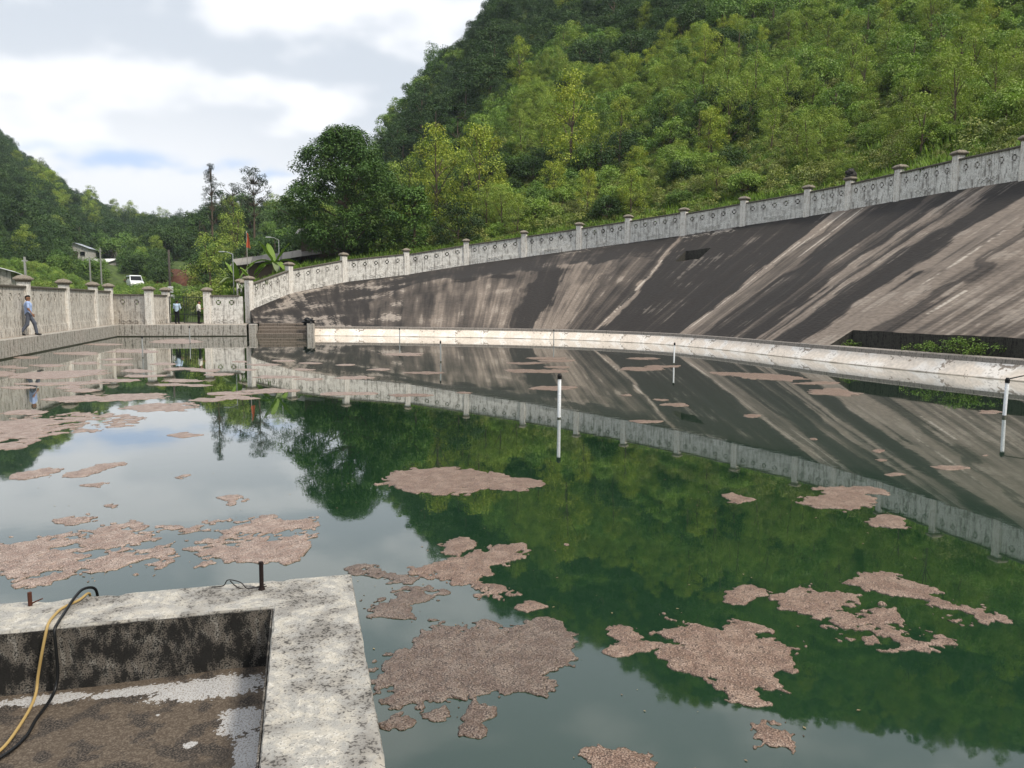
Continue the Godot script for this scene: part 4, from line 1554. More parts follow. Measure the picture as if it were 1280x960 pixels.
# ------------------------------------------------------------------ floating scum
var MATS := [
	["algae_mat", "largest near brown algae mat, ragged, beside the tank's right rim", "algae mats floating on the reservoir", [-0.782, 4.371, -0.675, 4.492, -0.669, 4.619, -0.563, 4.799, -0.560, 5.005, -0.432, 5.097, -0.213, 5.139, 0.066, 5.170, 0.233, 5.132, 0.317, 4.955, 0.267, 4.719, 0.224, 4.555, 0.107, 4.401, 0.011, 4.323, -0.129, 4.255, -0.131, 4.036, -0.208, 3.993, -0.237, 4.120, -0.346, 4.075, -0.518, 4.015, -0.707, 4.097]],
	["algae_mat", "small brown algae tuft just below the tip of the largest near mat", "algae mats floating on the reservoir", [-0.279, 3.873, -0.229, 3.969, -0.148, 3.914, -0.132, 3.814, -0.176, 3.783, -0.249, 3.812]],
	["algae_mat", "faint brown algae scrap touching the rim below the largest near mat", "algae mats floating on the reservoir", [-0.700, 3.947, -0.606, 4.014, -0.495, 3.902, -0.530, 3.840, -0.667, 3.853]],
	["algae_mat", "tiny greyish algae scrap under the lower edge of the largest near mat", "algae mats floating on the reservoir", [-0.460, 4.015, -0.370, 4.084, -0.315, 4.009, -0.354, 3.911, -0.434, 3.934]],
	["algae_mat", "brown algae mat cut off by the bottom edge of the picture", "algae mats floating on the reservoir", [0.393, 3.646, 0.500, 3.696, 0.659, 3.670, 0.711, 3.582, 0.728, 3.404, 0.497, 3.372, 0.392, 3.513]],
	["algae_mat", "pale round algae tuft lying alone on the sky reflection at bottom right", "algae mats floating on the reservoir", [1.296, 3.829, 1.371, 3.930, 1.436, 3.995, 1.455, 3.923, 1.587, 3.989, 1.487, 3.742, 1.392, 3.684, 1.284, 3.726]],
	["algae_mat", "big tapering pinkish algae mat in the lower middle of the dark reflection", "algae mats floating on the reservoir", [1.072, 5.393, 1.281, 5.339, 1.419, 5.203, 1.633, 5.166, 1.738, 4.975, 1.743, 4.830, 1.848, 4.832, 1.817, 4.717, 1.831, 4.565, 1.719, 4.543, 1.630, 4.573, 1.627, 4.420, 1.514, 4.370, 1.445, 4.302, 1.334, 4.245, 1.272, 4.357, 1.179, 4.464, 1.055, 4.566, 0.983, 4.706, 1.016, 4.820, 1.129, 4.905, 1.090, 5.028, 1.184, 5.159, 1.099, 5.294]],
	["algae_mat", "small upper algae islet left of the big tapering mat", "algae mats floating on the reservoir", [0.651, 5.047, 0.770, 5.193, 0.870, 5.115, 0.905, 5.000, 0.816, 4.950, 0.710, 4.960]],
	["algae_mat", "flat lower algae islet left of the big tapering mat", "algae mats floating on the reservoir", [0.620, 4.792, 0.759, 4.924, 0.946, 4.927, 1.015, 4.868, 0.837, 4.749, 0.700, 4.691]],
	["algae_mat", "small algae scrap off the lower tip of the big tapering mat", "algae mats floating on the reservoir", [1.318, 4.191, 1.416, 4.210, 1.456, 4.122, 1.377, 4.086, 1.309, 4.129]],
	["algae_mat", "large pinkish algae mat with curled holes at the right", "algae mats floating on the reservoir", [2.133, 5.651, 2.356, 5.885, 2.562, 5.922, 2.661, 5.855, 2.852, 5.726, 3.003, 5.541, 2.984, 5.393, 3.177, 5.425, 3.150, 5.324, 3.015, 5.185, 2.924, 4.991, 2.774, 4.844, 2.600, 4.865, 2.553, 4.986, 2.292, 5.007, 2.196, 5.174, 2.163, 5.381]],
	["algae_mat", "long curved algae tongue above the large mat at the right", "algae mats floating on the reservoir", [2.736, 6.030, 3.019, 6.219, 3.227, 6.261, 3.293, 6.040, 3.412, 5.902, 3.350, 5.734, 3.496, 5.372, 3.391, 5.342, 3.287, 5.515, 3.179, 5.589, 3.132, 5.731, 2.995, 5.895, 2.787, 5.926]],
	["algae_mat", "small algae patch between the two large right-hand mats, above them", "algae mats floating on the reservoir", [1.719, 5.874, 1.888, 6.016, 2.033, 5.829, 1.889, 5.711, 1.775, 5.599, 1.643, 5.644]],
	["algae_mat", "long leaf-shaped algae mat in mid water where the tree reflection ends", "algae mats floating on the reservoir", [-1.62, 9.47, -1.54, 10.07, -1.30, 10.28, -0.87, 10.29, -0.52, 10.00, 0.01, 9.74, 0.23, 9.43, 0.06, 9.18, -0.38, 9.13, -0.76, 9.04, -1.16, 9.19]],
	["algae_mat", "small round algae islet above the forked mat", "algae mats floating on the reservoir", [-0.65, 7.01, -0.49, 7.21, -0.37, 7.11, -0.344, 6.870, -0.457, 6.688, -0.601, 6.774]],
	["algae_mat", "forked algae mat lying across the edge of the hill's reflection", "algae mats floating on the reservoir", [-0.757, 6.308, -0.554, 6.557, -0.385, 6.689, -0.209, 6.782, 0.009, 6.995, 0.084, 6.949, -0.062, 6.630, -0.211, 6.418, -0.213, 6.072, -0.022, 5.846, -0.114, 5.728, -0.308, 5.893, -0.517, 6.122]],
	["algae_mat", "small oval algae mat below the forked mat", "algae mats floating on the reservoir", [0.040, 5.526, 0.144, 5.636, 0.271, 5.499, 0.186, 5.424, 0.069, 5.422]],
	["algae_mat", "thin algae strip by the tank's far corner", "algae mats floating on the reservoir", [-1.371, 6.298, -1.232, 6.420, -0.995, 6.227, -0.780, 6.117, -0.834, 6.025, -1.099, 6.057, -1.273, 6.146]],
	["algae_mat", "brown algae mat hugging the tank's far right corner", "algae mats floating on the reservoir", [-1.091, 5.665, -0.941, 5.882, -0.745, 5.834, -0.507, 5.771, -0.599, 5.640, -0.711, 5.561, -0.663, 5.411, -0.794, 5.309, -1.011, 5.334]],
	["algae_mat", "very wide flaky algae sheet just beyond the tank's far rim", "algae mats floating on the reservoir", [-4.861, 6.479, -4.649, 6.789, -4.301, 6.936, -3.79, 7.24, -3.18, 7.47, -2.69, 7.43, -2.54, 7.71, -2.18, 7.60, -2.23, 7.22, -2.072, 6.861, -2.177, 6.570, -2.650, 6.519, -2.992, 6.349, -2.970, 6.155, -3.195, 6.076, -3.313, 5.931, -3.681, 6.013, -3.939, 6.064, -4.156, 6.249]],
	["algae_mat", "small left algae scrap above the wide flaky sheet", "algae mats floating on the reservoir", [-4.69, 7.72, -4.50, 7.97, -4.22, 7.73, -4.41, 7.56]],
	["algae_mat", "small right algae scrap above the wide flaky sheet", "algae mats floating on the reservoir", [-4.16, 7.53, -3.93, 7.77, -3.79, 7.57, -4.01, 7.40]],
	["algae_mat", "little brown algae tuft alone on the cloud reflection", "algae mats floating on the reservoir", [-3.36, 8.67, -3.23, 8.82, -3.03, 8.57, -3.13, 8.36]],
	["algae_mat", "tiny ring of algae left of the little brown tuft", "algae mats floating on the reservoir", [-4.49, 8.29, -4.41, 8.43, -4.28, 8.30, -4.36, 8.20]],
	["algae_mat", "slanting algae strip on the left cloud reflection", "algae mats floating on the reservoir", [-5.80, 9.86, -5.65, 10.47, -5.32, 10.53, -5.38, 10.16, -5.51, 9.73, -5.64, 9.63]],
	["algae_mat", "thin algae scrap left of the slanting strip", "algae mats floating on the reservoir", [-6.49, 9.79, -6.12, 10.14, -5.88, 9.67, -6.21, 9.53]],
	["algae_mat", "tiny algae scrap right of the slanting strip", "algae mats floating on the reservoir", [-4.40, 9.66, -4.22, 9.85, -4.14, 9.58]],
	["algae_mat", "tiny algae scrap below the slanting strip", "algae mats floating on the reservoir", [-5.28, 9.21, -5.02, 9.38, -5.02, 9.13]],
	["algae_mat", "broad pale algae sheet at the left edge under the wall's reflection", "algae mats floating on the reservoir", [-9.58, 12.98, -9.66, 14.34, -9.38, 14.87, -8.80, 15.22, -7.75, 15.04, -7.07, 14.54, -7.06, 13.68, -7.30, 13.07, -7.74, 12.65, -7.56, 12.13, -7.74, 11.45, -8.11, 10.95]],
	["algae_mat", "lens-shaped algae mat right of the broad pale sheet", "algae mats floating on the reservoir", [-8.08, 16.08, -7.95, 17.00, -7.10, 16.91, -6.63, 16.27, -6.99, 15.64, -7.53, 15.74]],
	["algae_mat", "tiny algae lens below the lens-shaped mat", "algae mats floating on the reservoir", [-5.83, 12.79, -5.64, 13.04, -5.29, 12.81, -5.46, 12.57]],
	["algae_mat", "wide thin algae sheet above the broad pale sheet", "algae mats floating on the reservoir", [-10.62, 17.45, -10.04, 18.41, -8.72, 18.48, -8.21, 17.87, -8.80, 17.10, -9.85, 17.05]],
	["algae_mat", "bright flat algae sheet below the walking man's reflection", "algae mats floating on the reservoir", [-15.08, 23.06, -14.83, 24.45, -13.26, 24.85, -12.67, 23.75, -13.10, 21.95, -14.13, 22.13]],
	["algae_mat", "flat algae patch at the left edge near the kerb", "algae mats floating on the reservoir", [-16.66, 23.76, -16.09, 24.65, -15.11, 23.06, -15.18, 22.30]],
	["algae_mat", "heart-shaped algae mat in front of the white wall's reflection at right", "algae mats floating on the reservoir", [3.38, 8.61, 3.83, 9.23, 4.13, 9.24, 4.15, 8.74, 3.98, 8.49, 3.64, 8.31, 3.38, 8.34]],
	["algae_mat", "thin algae veil just above the heart-shaped mat", "algae mats floating on the reservoir", [3.73, 9.27, 4.22, 9.45, 4.55, 9.25, 4.48, 9.01, 4.06, 9.08]],
	["algae_mat", "algae mat with a tail right of the heart-shaped mat", "algae mats floating on the reservoir", [3.69, 7.84, 4.05, 8.16, 4.13, 7.97, 4.03, 7.54, 3.87, 7.61, 3.72, 7.73]],
	["algae_mat", "small torn algae scrap in the middle of the green reflection", "algae mats floating on the reservoir", [2.51, 8.89, 2.65, 9.04, 2.80, 8.74, 2.59, 8.52, 2.50, 8.59]],
	["algae_mat", "long pink algae streak below the bend of the pale bank", "algae mats floating on the reservoir", [6.64, 25.60, 8.41, 25.13, 9.02, 23.81, 8.22, 22.77, 7.11, 23.43]],
	["algae_mat", "pointed pink algae streak below the long one at right", "algae mats floating on the reservoir", [7.74, 20.40, 8.76, 20.65, 8.96, 19.55, 8.24, 19.17, 7.77, 19.49]],
	["algae_streak", "thin pale algae streak floating among many near the far left corner", "algae streaks before the gate", [-17.62, 32.81, -17.48, 32.27, -17.83, 31.91, -18.49, 31.99, -19.24, 32.32, -19.46, 32.94, -19.45, 33.53, -18.82, 33.74, -18.06, 33.34]],
	["algae_streak", "thin pale algae streak floating among many near the far left corner", "algae streaks before the gate", [-20.39, 39.88, -20.11, 39.24, -20.66, 39.08, -21.17, 39.17, -21.67, 39.47, -22.11, 40.01, -22.10, 40.62, -21.51, 40.79, -20.85, 40.39]],
	["algae_streak", "thin pale algae streak floating among many near the far left corner", "algae streaks before the gate", [-16.04, 34.61, -15.83, 33.63, -16.45, 33.45, -17.02, 33.57, -17.85, 33.89, -18.10, 34.85, -18.21, 35.70, -17.52, 35.63, -16.82, 35.43]],
	["algae_streak", "thin pale algae streak floating among many near the far left corner", "algae streaks before the gate", [-17.31, 43.17, -17.43, 41.88, -17.66, 40.88, -18.67, 41.24, -19.76, 42.06, -20.26, 43.55, -20.35, 44.87, -19.83, 46.08, -18.41, 44.62]],
	["algae_streak", "thin pale algae streak floating among many near the far left corner", "algae streaks before the gate", [-9.44, 15.36, -9.45, 15.16, -9.62, 15.05, -9.90, 15.10, -10.24, 15.20, -10.28, 15.42, -10.23, 15.59, -10.01, 15.68, -9.64, 15.61]],
	["algae_streak", "thin pale algae streak floating among many near the far left corner", "algae streaks before the gate", [-13.42, 27.12, -13.30, 26.79, -13.48, 26.53, -13.91, 26.72, -14.33, 26.85, -14.52, 27.23, -14.38, 27.51, -14.02, 27.56, -13.63, 27.43]],
	["algae_streak", "thin pale algae streak floating among many near the far left corner", "algae streaks before the gate", [-12.15, 27.57, -11.99, 27.19, -12.28, 27.13, -12.52, 27.15, -12.79, 27.37, -12.97, 27.69, -13.00, 28.05, -12.68, 28.04, -12.34, 27.95]],
	["algae_streak", "thin pale algae streak floating among many near the far left corner", "algae streaks before the gate", [-10.47, 25.66, -10.67, 25.41, -10.83, 25.18, -11.25, 25.16, -11.48, 25.46, -11.72, 25.73, -11.54, 25.96, -11.22, 26.14, -10.80, 25.94]],
	["algae_streak", "thin pale algae streak floating among many near the far left corner", "algae streaks before the gate", [-11.44, 24.68, -11.34, 24.28, -11.60, 24.05, -12.03, 24.08, -12.39, 24.42, -12.55, 24.78, -12.59, 25.19, -12.17, 25.24, -11.77, 24.98]],
	["algae_streak", "thin pale algae streak floating among many near the far left corner", "algae streaks before the gate", [-9.65, 25.10, -9.49, 24.68, -9.75, 24.44, -10.14, 24.62, -10.45, 24.86, -10.72, 25.25, -10.57, 25.57, -10.21, 25.56, -9.83, 25.51]],
	["algae_streak", "thin pale algae streak floating among many near the far left corner", "algae streaks before the gate", [-11.11, 20.96, -11.27, 20.73, -11.47, 20.52, -12.02, 20.51, -12.35, 20.77, -12.61, 21.02, -12.30, 21.19, -11.93, 21.33, -11.47, 21.17]],
	["algae_streak", "thin pale algae streak floating among many near the far left corner", "algae streaks before the gate", [-10.65, 21.64, -10.59, 21.37, -10.91, 21.24, -11.30, 21.31, -11.76, 21.42, -11.91, 21.72, -11.76, 21.99, -11.31, 22.07, -10.86, 21.91]],
	["algae_streak", "thin pale algae streak floating among many near the far left corner", "algae streaks before the gate", [-8.77, 21.75, -8.77, 21.46, -9.09, 21.36, -9.44, 21.33, -9.77, 21.55, -9.89, 21.84, -9.81, 22.13, -9.42, 22.18, -9.07, 21.98]],
	["algae_streak", "thin pale algae streak floating among many near the far left corner", "algae streaks before the gate", [-11.20, 19.94, -11.15, 19.72, -11.22, 19.56, -11.45, 19.58, -11.70, 19.79, -11.84, 20.04, -11.80, 20.22, -11.62, 20.25, -11.39, 20.20]],
	["algae_streak", "thin pale algae streak floating among many near the far left corner", "algae streaks before the gate", [-10.34, 19.25, -10.36, 19.02, -10.54, 18.91, -10.81, 18.94, -11.11, 19.08, -11.24, 19.33, -11.19, 19.55, -10.93, 19.62, -10.58, 19.50]],
	["algae_streak", "thin pale algae streak floating among many near the far left corner", "algae streaks before the gate", [-10.52, 23.09, -10.53, 22.88, -10.77, 22.66, -11.29, 22.73, -11.64, 22.90, -11.67, 23.12, -11.63, 23.37, -11.14, 23.37, -10.61, 23.37]],
	["algae_streak", "thin pale algae streak floating among many near the far left corner", "algae streaks before the gate", [-8.69, 23.74, -8.57, 23.47, -8.86, 23.39, -9.18, 23.32, -9.51, 23.53, -9.59, 23.82, -9.38, 23.99, -9.13, 24.14, -8.78, 23.99]],
	["algae_streak", "thin pale algae streak floating among many near the far left corner", "algae streaks before the gate", [-8.62, 20.68, -8.72, 20.49, -9.02, 20.43, -9.36, 20.36, -9.55, 20.55, -9.63, 20.71, -9.61, 20.92, -9.24, 20.96, -8.91, 20.84]],
	["algae_streak", "thin pale algae streak floating among many near the far left corner", "algae streaks before the gate", [-8.06, 20.51, -8.18, 20.36, -8.31, 20.24, -8.56, 20.28, -8.79, 20.38, -8.85, 20.56, -8.73, 20.68, -8.52, 20.75, -8.27, 20.67]],
	["algae_streak", "thin pale algae streak floating among many near the far left corner", "algae streaks before the gate", [-10.03, 28.88, -9.95, 28.64, -10.09, 28.54, -10.28, 28.51, -10.43, 28.75, -10.55, 28.97, -10.54, 29.21, -10.32, 29.18, -10.10, 29.17]],
	["algae_streak", "thin pale algae streak floating among many near the far left corner", "algae streaks before the gate", [-8.51, 25.48, -8.46, 25.28, -8.61, 25.14, -8.86, 25.18, -9.04, 25.34, -9.17, 25.55, -8.99, 25.66, -8.83, 25.72, -8.61, 25.67]],
	["algae_streak", "thin pale algae streak floating among many near the far left corner", "algae streaks before the gate", [-8.37, 27.50, -8.42, 27.23, -8.68, 27.07, -9.06, 27.04, -9.30, 27.30, -9.54, 27.58, -9.23, 27.75, -8.94, 27.93, -8.57, 27.76]],
	["algae_streak", "thin pale algae streak floating among many near the far left corner", "algae streaks before the gate", [-6.32, 23.10, -6.53, 22.79, -6.90, 22.67, -7.32, 22.64, -7.73, 22.84, -7.71, 23.16, -7.58, 23.44, -7.14, 23.44, -6.75, 23.35]],
	["algae_streak", "thin pale algae streak floating among many near the far left corner", "algae streaks before the gate", [-5.58, 22.41, -5.57, 22.16, -5.80, 22.01, -6.07, 22.15, -6.31, 22.25, -6.29, 22.46, -6.22, 22.64, -6.00, 22.68, -5.70, 22.66]],
	["algae_streak", "thin pale algae streak floating among many near the far left corner", "algae streaks before the gate", [-5.42, 19.33, -5.70, 19.08, -6.02, 18.90, -6.50, 18.96, -6.88, 19.12, -6.99, 19.39, -6.76, 19.62, -6.27, 19.78, -5.72, 19.62]],
	["algae_streak", "thin pale algae streak floating among many near the far left corner", "algae streaks before the gate", [-6.31, 18.77, -6.43, 18.53, -6.77, 18.43, -7.12, 18.49, -7.44, 18.60, -7.57, 18.82, -7.35, 18.99, -6.99, 19.07, -6.64, 18.95]],
	["algae_streak", "thin pale algae streak floating among many near the far left corner", "algae streaks before the gate", [-5.87, 17.98, -5.84, 17.71, -6.22, 17.66, -6.56, 17.63, -6.88, 17.80, -7.00, 18.07, -6.83, 18.29, -6.45, 18.40, -6.15, 18.16]],
	["algae_streak", "thin pale algae streak floating among many near the far left corner", "algae streaks before the gate", [-6.49, 17.50, -6.57, 17.36, -6.67, 17.17, -7.01, 17.22, -7.30, 17.35, -7.24, 17.54, -7.23, 17.74, -6.92, 17.80, -6.63, 17.67]],
	["algae_streak", "thin pale algae streak floating among many near the far left corner", "algae streaks before the gate", [-6.58, 25.62, -6.61, 25.38, -6.82, 25.29, -7.06, 25.28, -7.22, 25.47, -7.41, 25.71, -7.27, 25.93, -6.99, 25.92, -6.77, 25.81]],
	["algae_streak", "thin pale algae streak floating among many near the far left corner", "algae streaks before the gate", [-7.06, 28.34, -7.11, 28.13, -7.23, 27.92, -7.49, 27.99, -7.74, 28.14, -7.80, 28.42, -7.61, 28.55, -7.42, 28.60, -7.21, 28.54]],
	["algae_streak", "thin pale algae streak floating among many near the far left corner", "algae streaks before the gate", [-8.31, 29.43, -8.37, 29.18, -8.56, 29.00, -8.88, 29.01, -9.08, 29.25, -9.10, 29.47, -9.10, 29.74, -8.79, 29.75, -8.52, 29.64]],
	["algae_streak", "thin pale algae streak floating among many near the far left corner", "algae streaks before the gate", [-15.66, 26.60, -15.46, 26.26, -15.70, 26.05, -16.12, 26.08, -16.48, 26.37, -16.75, 26.71, -16.63, 26.98, -16.34, 27.14, -15.94, 26.83]],
	["algae_streak", "thin pale algae streak floating among many near the far left corner", "algae streaks before the gate", [-18.89, 30.27, -18.69, 29.83, -18.87, 29.70, -19.10, 29.68, -19.46, 30.01, -19.78, 30.44, -19.87, 30.84, -19.62, 30.91, -19.24, 30.65]],
	["algae_streak", "thin pale algae streak floating among many near the far left corner", "algae streaks before the gate", [-16.40, 25.87, -16.30, 25.53, -16.53, 25.33, -16.96, 25.51, -17.37, 25.63, -17.55, 25.96, -17.53, 26.26, -17.20, 26.37, -16.81, 26.09]],
	["algae_streak", "thin pale algae streak floating among many near the far left corner", "algae streaks before the gate", [-12.09, 20.69, -12.07, 20.47, -12.33, 20.30, -12.78, 20.37, -13.24, 20.49, -13.41, 20.76, -13.04, 20.88, -12.74, 20.93, -12.26, 20.95]],
	["algae_streak", "thin pale algae streak floating among many near the far left corner", "algae streaks before the gate", [-12.33, 19.69, -12.40, 19.48, -12.49, 19.32, -12.78, 19.42, -13.05, 19.54, -13.21, 19.77, -13.11, 19.91, -12.93, 19.99, -12.60, 19.96]],
	["algae_streak", "thin pale algae streak floating among many near the far left corner", "algae streaks before the gate", [-14.67, 29.75, -14.70, 29.47, -14.86, 29.23, -15.28, 29.19, -15.65, 29.49, -15.87, 29.84, -15.62, 30.04, -15.36, 30.21, -14.90, 30.09]],
	["algae_streak", "thin pale algae streak floating among many near the far left corner", "algae streaks before the gate", [-14.90, 27.73, -14.71, 27.38, -15.00, 27.24, -15.37, 27.19, -15.73, 27.49, -15.99, 27.85, -15.75, 28.04, -15.54, 28.26, -15.16, 27.99]],
	["algae_streak", "thin algae streak in front of the middle of the pale bank", "algae streaks before the pale bank", [-3.36, 18.92, -3.62, 18.70, -3.88, 18.54, -4.34, 18.48, -4.62, 18.72, -4.77, 19.00, -4.48, 19.22, -4.03, 19.22, -3.51, 19.23]],
	["algae_streak", "thin algae streak in front of the middle of the pale bank", "algae streaks before the pale bank", [-1.92, 18.66, -2.06, 18.44, -2.43, 18.39, -2.77, 18.35, -2.98, 18.51, -2.98, 18.69, -2.81, 18.85, -2.49, 18.87, -2.10, 18.87]],
	["algae_streak", "thin algae streak in front of the middle of the pale bank", "algae streaks before the pale bank", [-4.18, 22.99, -4.24, 22.68, -4.52, 22.45, -4.94, 22.51, -5.31, 22.73, -5.27, 23.07, -5.09, 23.33, -4.73, 23.37, -4.37, 23.28]],
	["algae_streak", "thin algae streak in front of the middle of the pale bank", "algae streaks before the pale bank", [-2.25, 24.72, -2.28, 24.42, -2.67, 24.22, -3.11, 24.30, -3.34, 24.52, -3.53, 24.79, -3.13, 24.96, -2.77, 25.14, -2.40, 24.97]],
	["algae_streak", "thin algae streak in front of the middle of the pale bank", "algae streaks before the pale bank", [-4.17, 25.78, -4.23, 25.51, -4.37, 25.33, -4.59, 25.39, -4.81, 25.57, -4.87, 25.91, -4.68, 26.06, -4.52, 26.24, -4.29, 26.09]],
	["algae_streak", "thin algae streak in front of the middle of the pale bank", "algae streaks before the pale bank", [-4.09, 33.52, -4.04, 32.85, -4.48, 32.59, -4.93, 32.70, -5.35, 33.07, -5.60, 33.79, -5.14, 34.17, -4.73, 34.40, -4.16, 34.27]],
	["algae_streak", "thin algae streak in front of the middle of the pale bank", "algae streaks before the pale bank", [-5.62, 27.70, -5.69, 27.50, -5.81, 27.30, -6.08, 27.33, -6.25, 27.54, -6.25, 27.75, -6.22, 27.99, -5.97, 28.04, -5.72, 27.95]],
	["algae_streak", "thin algae streak in front of the middle of the pale bank", "algae streaks before the pale bank", [2.29, 31.61, 1.98, 31.22, 1.51, 30.91, 0.89, 30.94, 0.60, 31.27, 0.64, 31.66, 1.00, 31.98, 1.57, 32.20, 2.05, 31.97]],
	["algae_streak", "thin algae streak in front of the middle of the pale bank", "algae streaks before the pale bank", [2.62, 30.31, 2.28, 29.94, 1.90, 29.59, 1.40, 29.70, 1.21, 30.03, 1.09, 30.39, 1.41, 30.79, 1.93, 30.75, 2.44, 30.71]],
	["algae_streak", "thin algae streak in front of the middle of the pale bank", "algae streaks before the pale bank", [1.33, 28.98, 1.08, 28.68, 0.72, 28.41, 0.27, 28.50, -0.09, 28.70, -0.04, 29.05, 0.34, 29.24, 0.74, 29.46, 1.05, 29.23]],
	["algae_streak", "thin algae streak in front of the middle of the pale bank", "algae streaks before the pale bank", [1.99, 27.21, 1.87, 26.93, 1.65, 26.75, 1.41, 26.79, 1.23, 26.99, 1.21, 27.33, 1.45, 27.55, 1.70, 27.62, 1.97, 27.54]],
	["algae_streak", "thin algae streak in front of the middle of the pale bank", "algae streaks before the pale bank", [1.90, 25.59, 1.78, 25.09, 1.07, 24.92, 0.44, 24.94, -0.01, 25.23, -0.22, 25.72, 0.40, 26.13, 1.12, 26.17, 1.69, 25.99]],
	["algae_streak", "thin algae streak in front of the middle of the pale bank", "algae streaks before the pale bank", [1.65, 20.46, 1.59, 20.13, 1.21, 19.97, 0.89, 20.08, 0.53, 20.22, 0.68, 20.54, 0.87, 20.83, 1.27, 20.95, 1.65, 20.80]],
	["algae_streak", "thin algae streak in front of the middle of the pale bank", "algae streaks before the pale bank", [-1.01, 19.21, -1.00, 19.05, -1.15, 19.02, -1.26, 19.03, -1.33, 19.14, -1.38, 19.26, -1.28, 19.35, -1.16, 19.43, -1.06, 19.33]],
	["algae_streak", "thin algae streak in front of the middle of the pale bank", "algae streaks before the pale bank", [6.02, 31.92, 5.92, 31.43, 5.50, 31.20, 5.10, 31.22, 4.90, 31.58, 5.08, 32.04, 5.37, 32.34, 5.69, 32.44, 6.01, 32.33]],
	["algae_streak", "thin algae streak in front of the middle of the pale bank", "algae streaks before the pale bank", [5.10, 26.76, 5.04, 26.18, 4.49, 25.93, 4.06, 26.08, 3.64, 26.34, 3.96, 26.89, 4.22, 27.41, 4.73, 27.43, 5.29, 27.38]],
	["algae_streak", "thin algae streak in front of the middle of the pale bank", "algae streaks before the pale bank", [6.11, 27.86, 5.86, 27.48, 5.41, 27.29, 5.04, 27.38, 4.85, 27.61, 4.90, 27.92, 5.14, 28.28, 5.57, 28.22, 6.04, 28.23]],
	["algae_scrap", "small algae scrap drifting on the slope's reflection at right", "algae scraps on the right", [2.88, 14.63, 2.76, 14.54, 2.62, 14.43, 2.40, 14.45, 2.33, 14.56, 2.32, 14.67, 2.45, 14.79, 2.68, 14.80, 2.87, 14.76]],
	["algae_scrap", "small algae scrap drifting on the slope's reflection at right", "algae scraps on the right", [2.95, 18.90, 2.90, 18.81, 2.83, 18.74, 2.76, 18.75, 2.70, 18.83, 2.73, 18.95, 2.80, 19.02, 2.88, 19.06, 2.96, 19.02]],
	["algae_scrap", "small algae scrap drifting on the slope's reflection at right", "algae scraps on the right", [3.67, 17.99, 3.61, 17.89, 3.51, 17.78, 3.41, 17.85, 3.35, 17.92, 3.33, 18.04, 3.44, 18.17, 3.58, 18.16, 3.66, 18.09]],
	["algae_scrap", "small algae scrap drifting on the slope's reflection at right", "algae scraps on the right", [3.94, 17.14, 3.91, 16.96, 3.65, 16.87, 3.46, 16.96, 3.28, 17.03, 3.35, 17.18, 3.51, 17.31, 3.76, 17.39, 3.95, 17.29]],
	["algae_scrap", "small algae scrap drifting on the slope's reflection at right", "algae scraps on the right", [5.06, 15.46, 4.96, 15.34, 4.83, 15.25, 4.70, 15.26, 4.68, 15.38, 4.72, 15.51, 4.83, 15.61, 4.98, 15.70, 5.07, 15.60]],
	["algae_scrap", "small algae scrap drifting on the slope's reflection at right", "algae scraps on the right", [5.14, 12.78, 5.11, 12.71, 5.05, 12.70, 5.00, 12.69, 5.01, 12.75, 5.04, 12.81, 5.08, 12.85, 5.12, 12.87, 5.15, 12.84]],
	["algae_scrap", "small algae scrap drifting on the slope's reflection at right", "algae scraps on the right", [5.79, 11.78, 5.71, 11.71, 5.64, 11.63, 5.61, 11.68, 5.60, 11.73, 5.64, 11.81, 5.70, 11.88, 5.77, 11.91, 5.81, 11.87]],
	["algae_scrap", "small algae scrap drifting on the slope's reflection at right", "algae scraps on the right", [5.50, 11.04, 5.44, 10.98, 5.38, 10.96, 5.31, 10.95, 5.33, 11.01, 5.33, 11.07, 5.40, 11.10, 5.45, 11.12, 5.47, 11.08]],
	["algae_scrap", "small algae scrap drifting on the slope's reflection at right", "algae scraps on the right", [5.27, 10.11, 5.18, 10.06, 5.09, 10.00, 5.00, 10.01, 4.97, 10.07, 5.00, 10.14, 5.09, 10.18, 5.18, 10.19, 5.23, 10.16]],
	["algae_scrap", "small algae scrap drifting on the slope's reflection at right", "algae scraps on the right", [6.38, 10.54, 6.26, 10.43, 6.09, 10.39, 5.94, 10.40, 5.89, 10.48, 5.94, 10.59, 6.10, 10.68, 6.26, 10.69, 6.35, 10.64]],
	["algae_scrap", "small algae scrap drifting on the slope's reflection at right", "algae scraps on the right", [10.47, 16.27, 10.30, 16.13, 10.13, 16.04, 9.94, 16.02, 9.98, 16.18, 10.03, 16.33, 10.22, 16.49, 10.44, 16.53, 10.47, 16.40]],
	["algae_scrap", "small algae scrap drifting on the slope's reflection at right", "algae scraps on the right", [7.24, 11.48, 7.19, 11.43, 7.16, 11.41, 7.12, 11.40, 7.13, 11.45, 7.17, 11.50, 7.21, 11.53, 7.25, 11.56, 7.25, 11.52]],
	["algae_scrap", "small algae scrap drifting on the slope's reflection at right", "algae scraps on the right", [9.60, 22.16, 9.25, 21.95, 8.89, 21.83, 8.52, 21.82, 8.10, 21.92, 8.36, 22.21, 8.69, 22.46, 9.23, 22.56, 9.51, 22.39]],
	["algae_scrap", "small algae scrap drifting on the slope's reflection at right", "algae scraps on the right", [0.54, 7.00, 0.534, 6.981, 0.514, 6.977, 0.498, 6.979, 0.483, 6.992, 0.49, 7.02, 0.50, 7.03, 0.52, 7.04, 0.53, 7.03]],
]

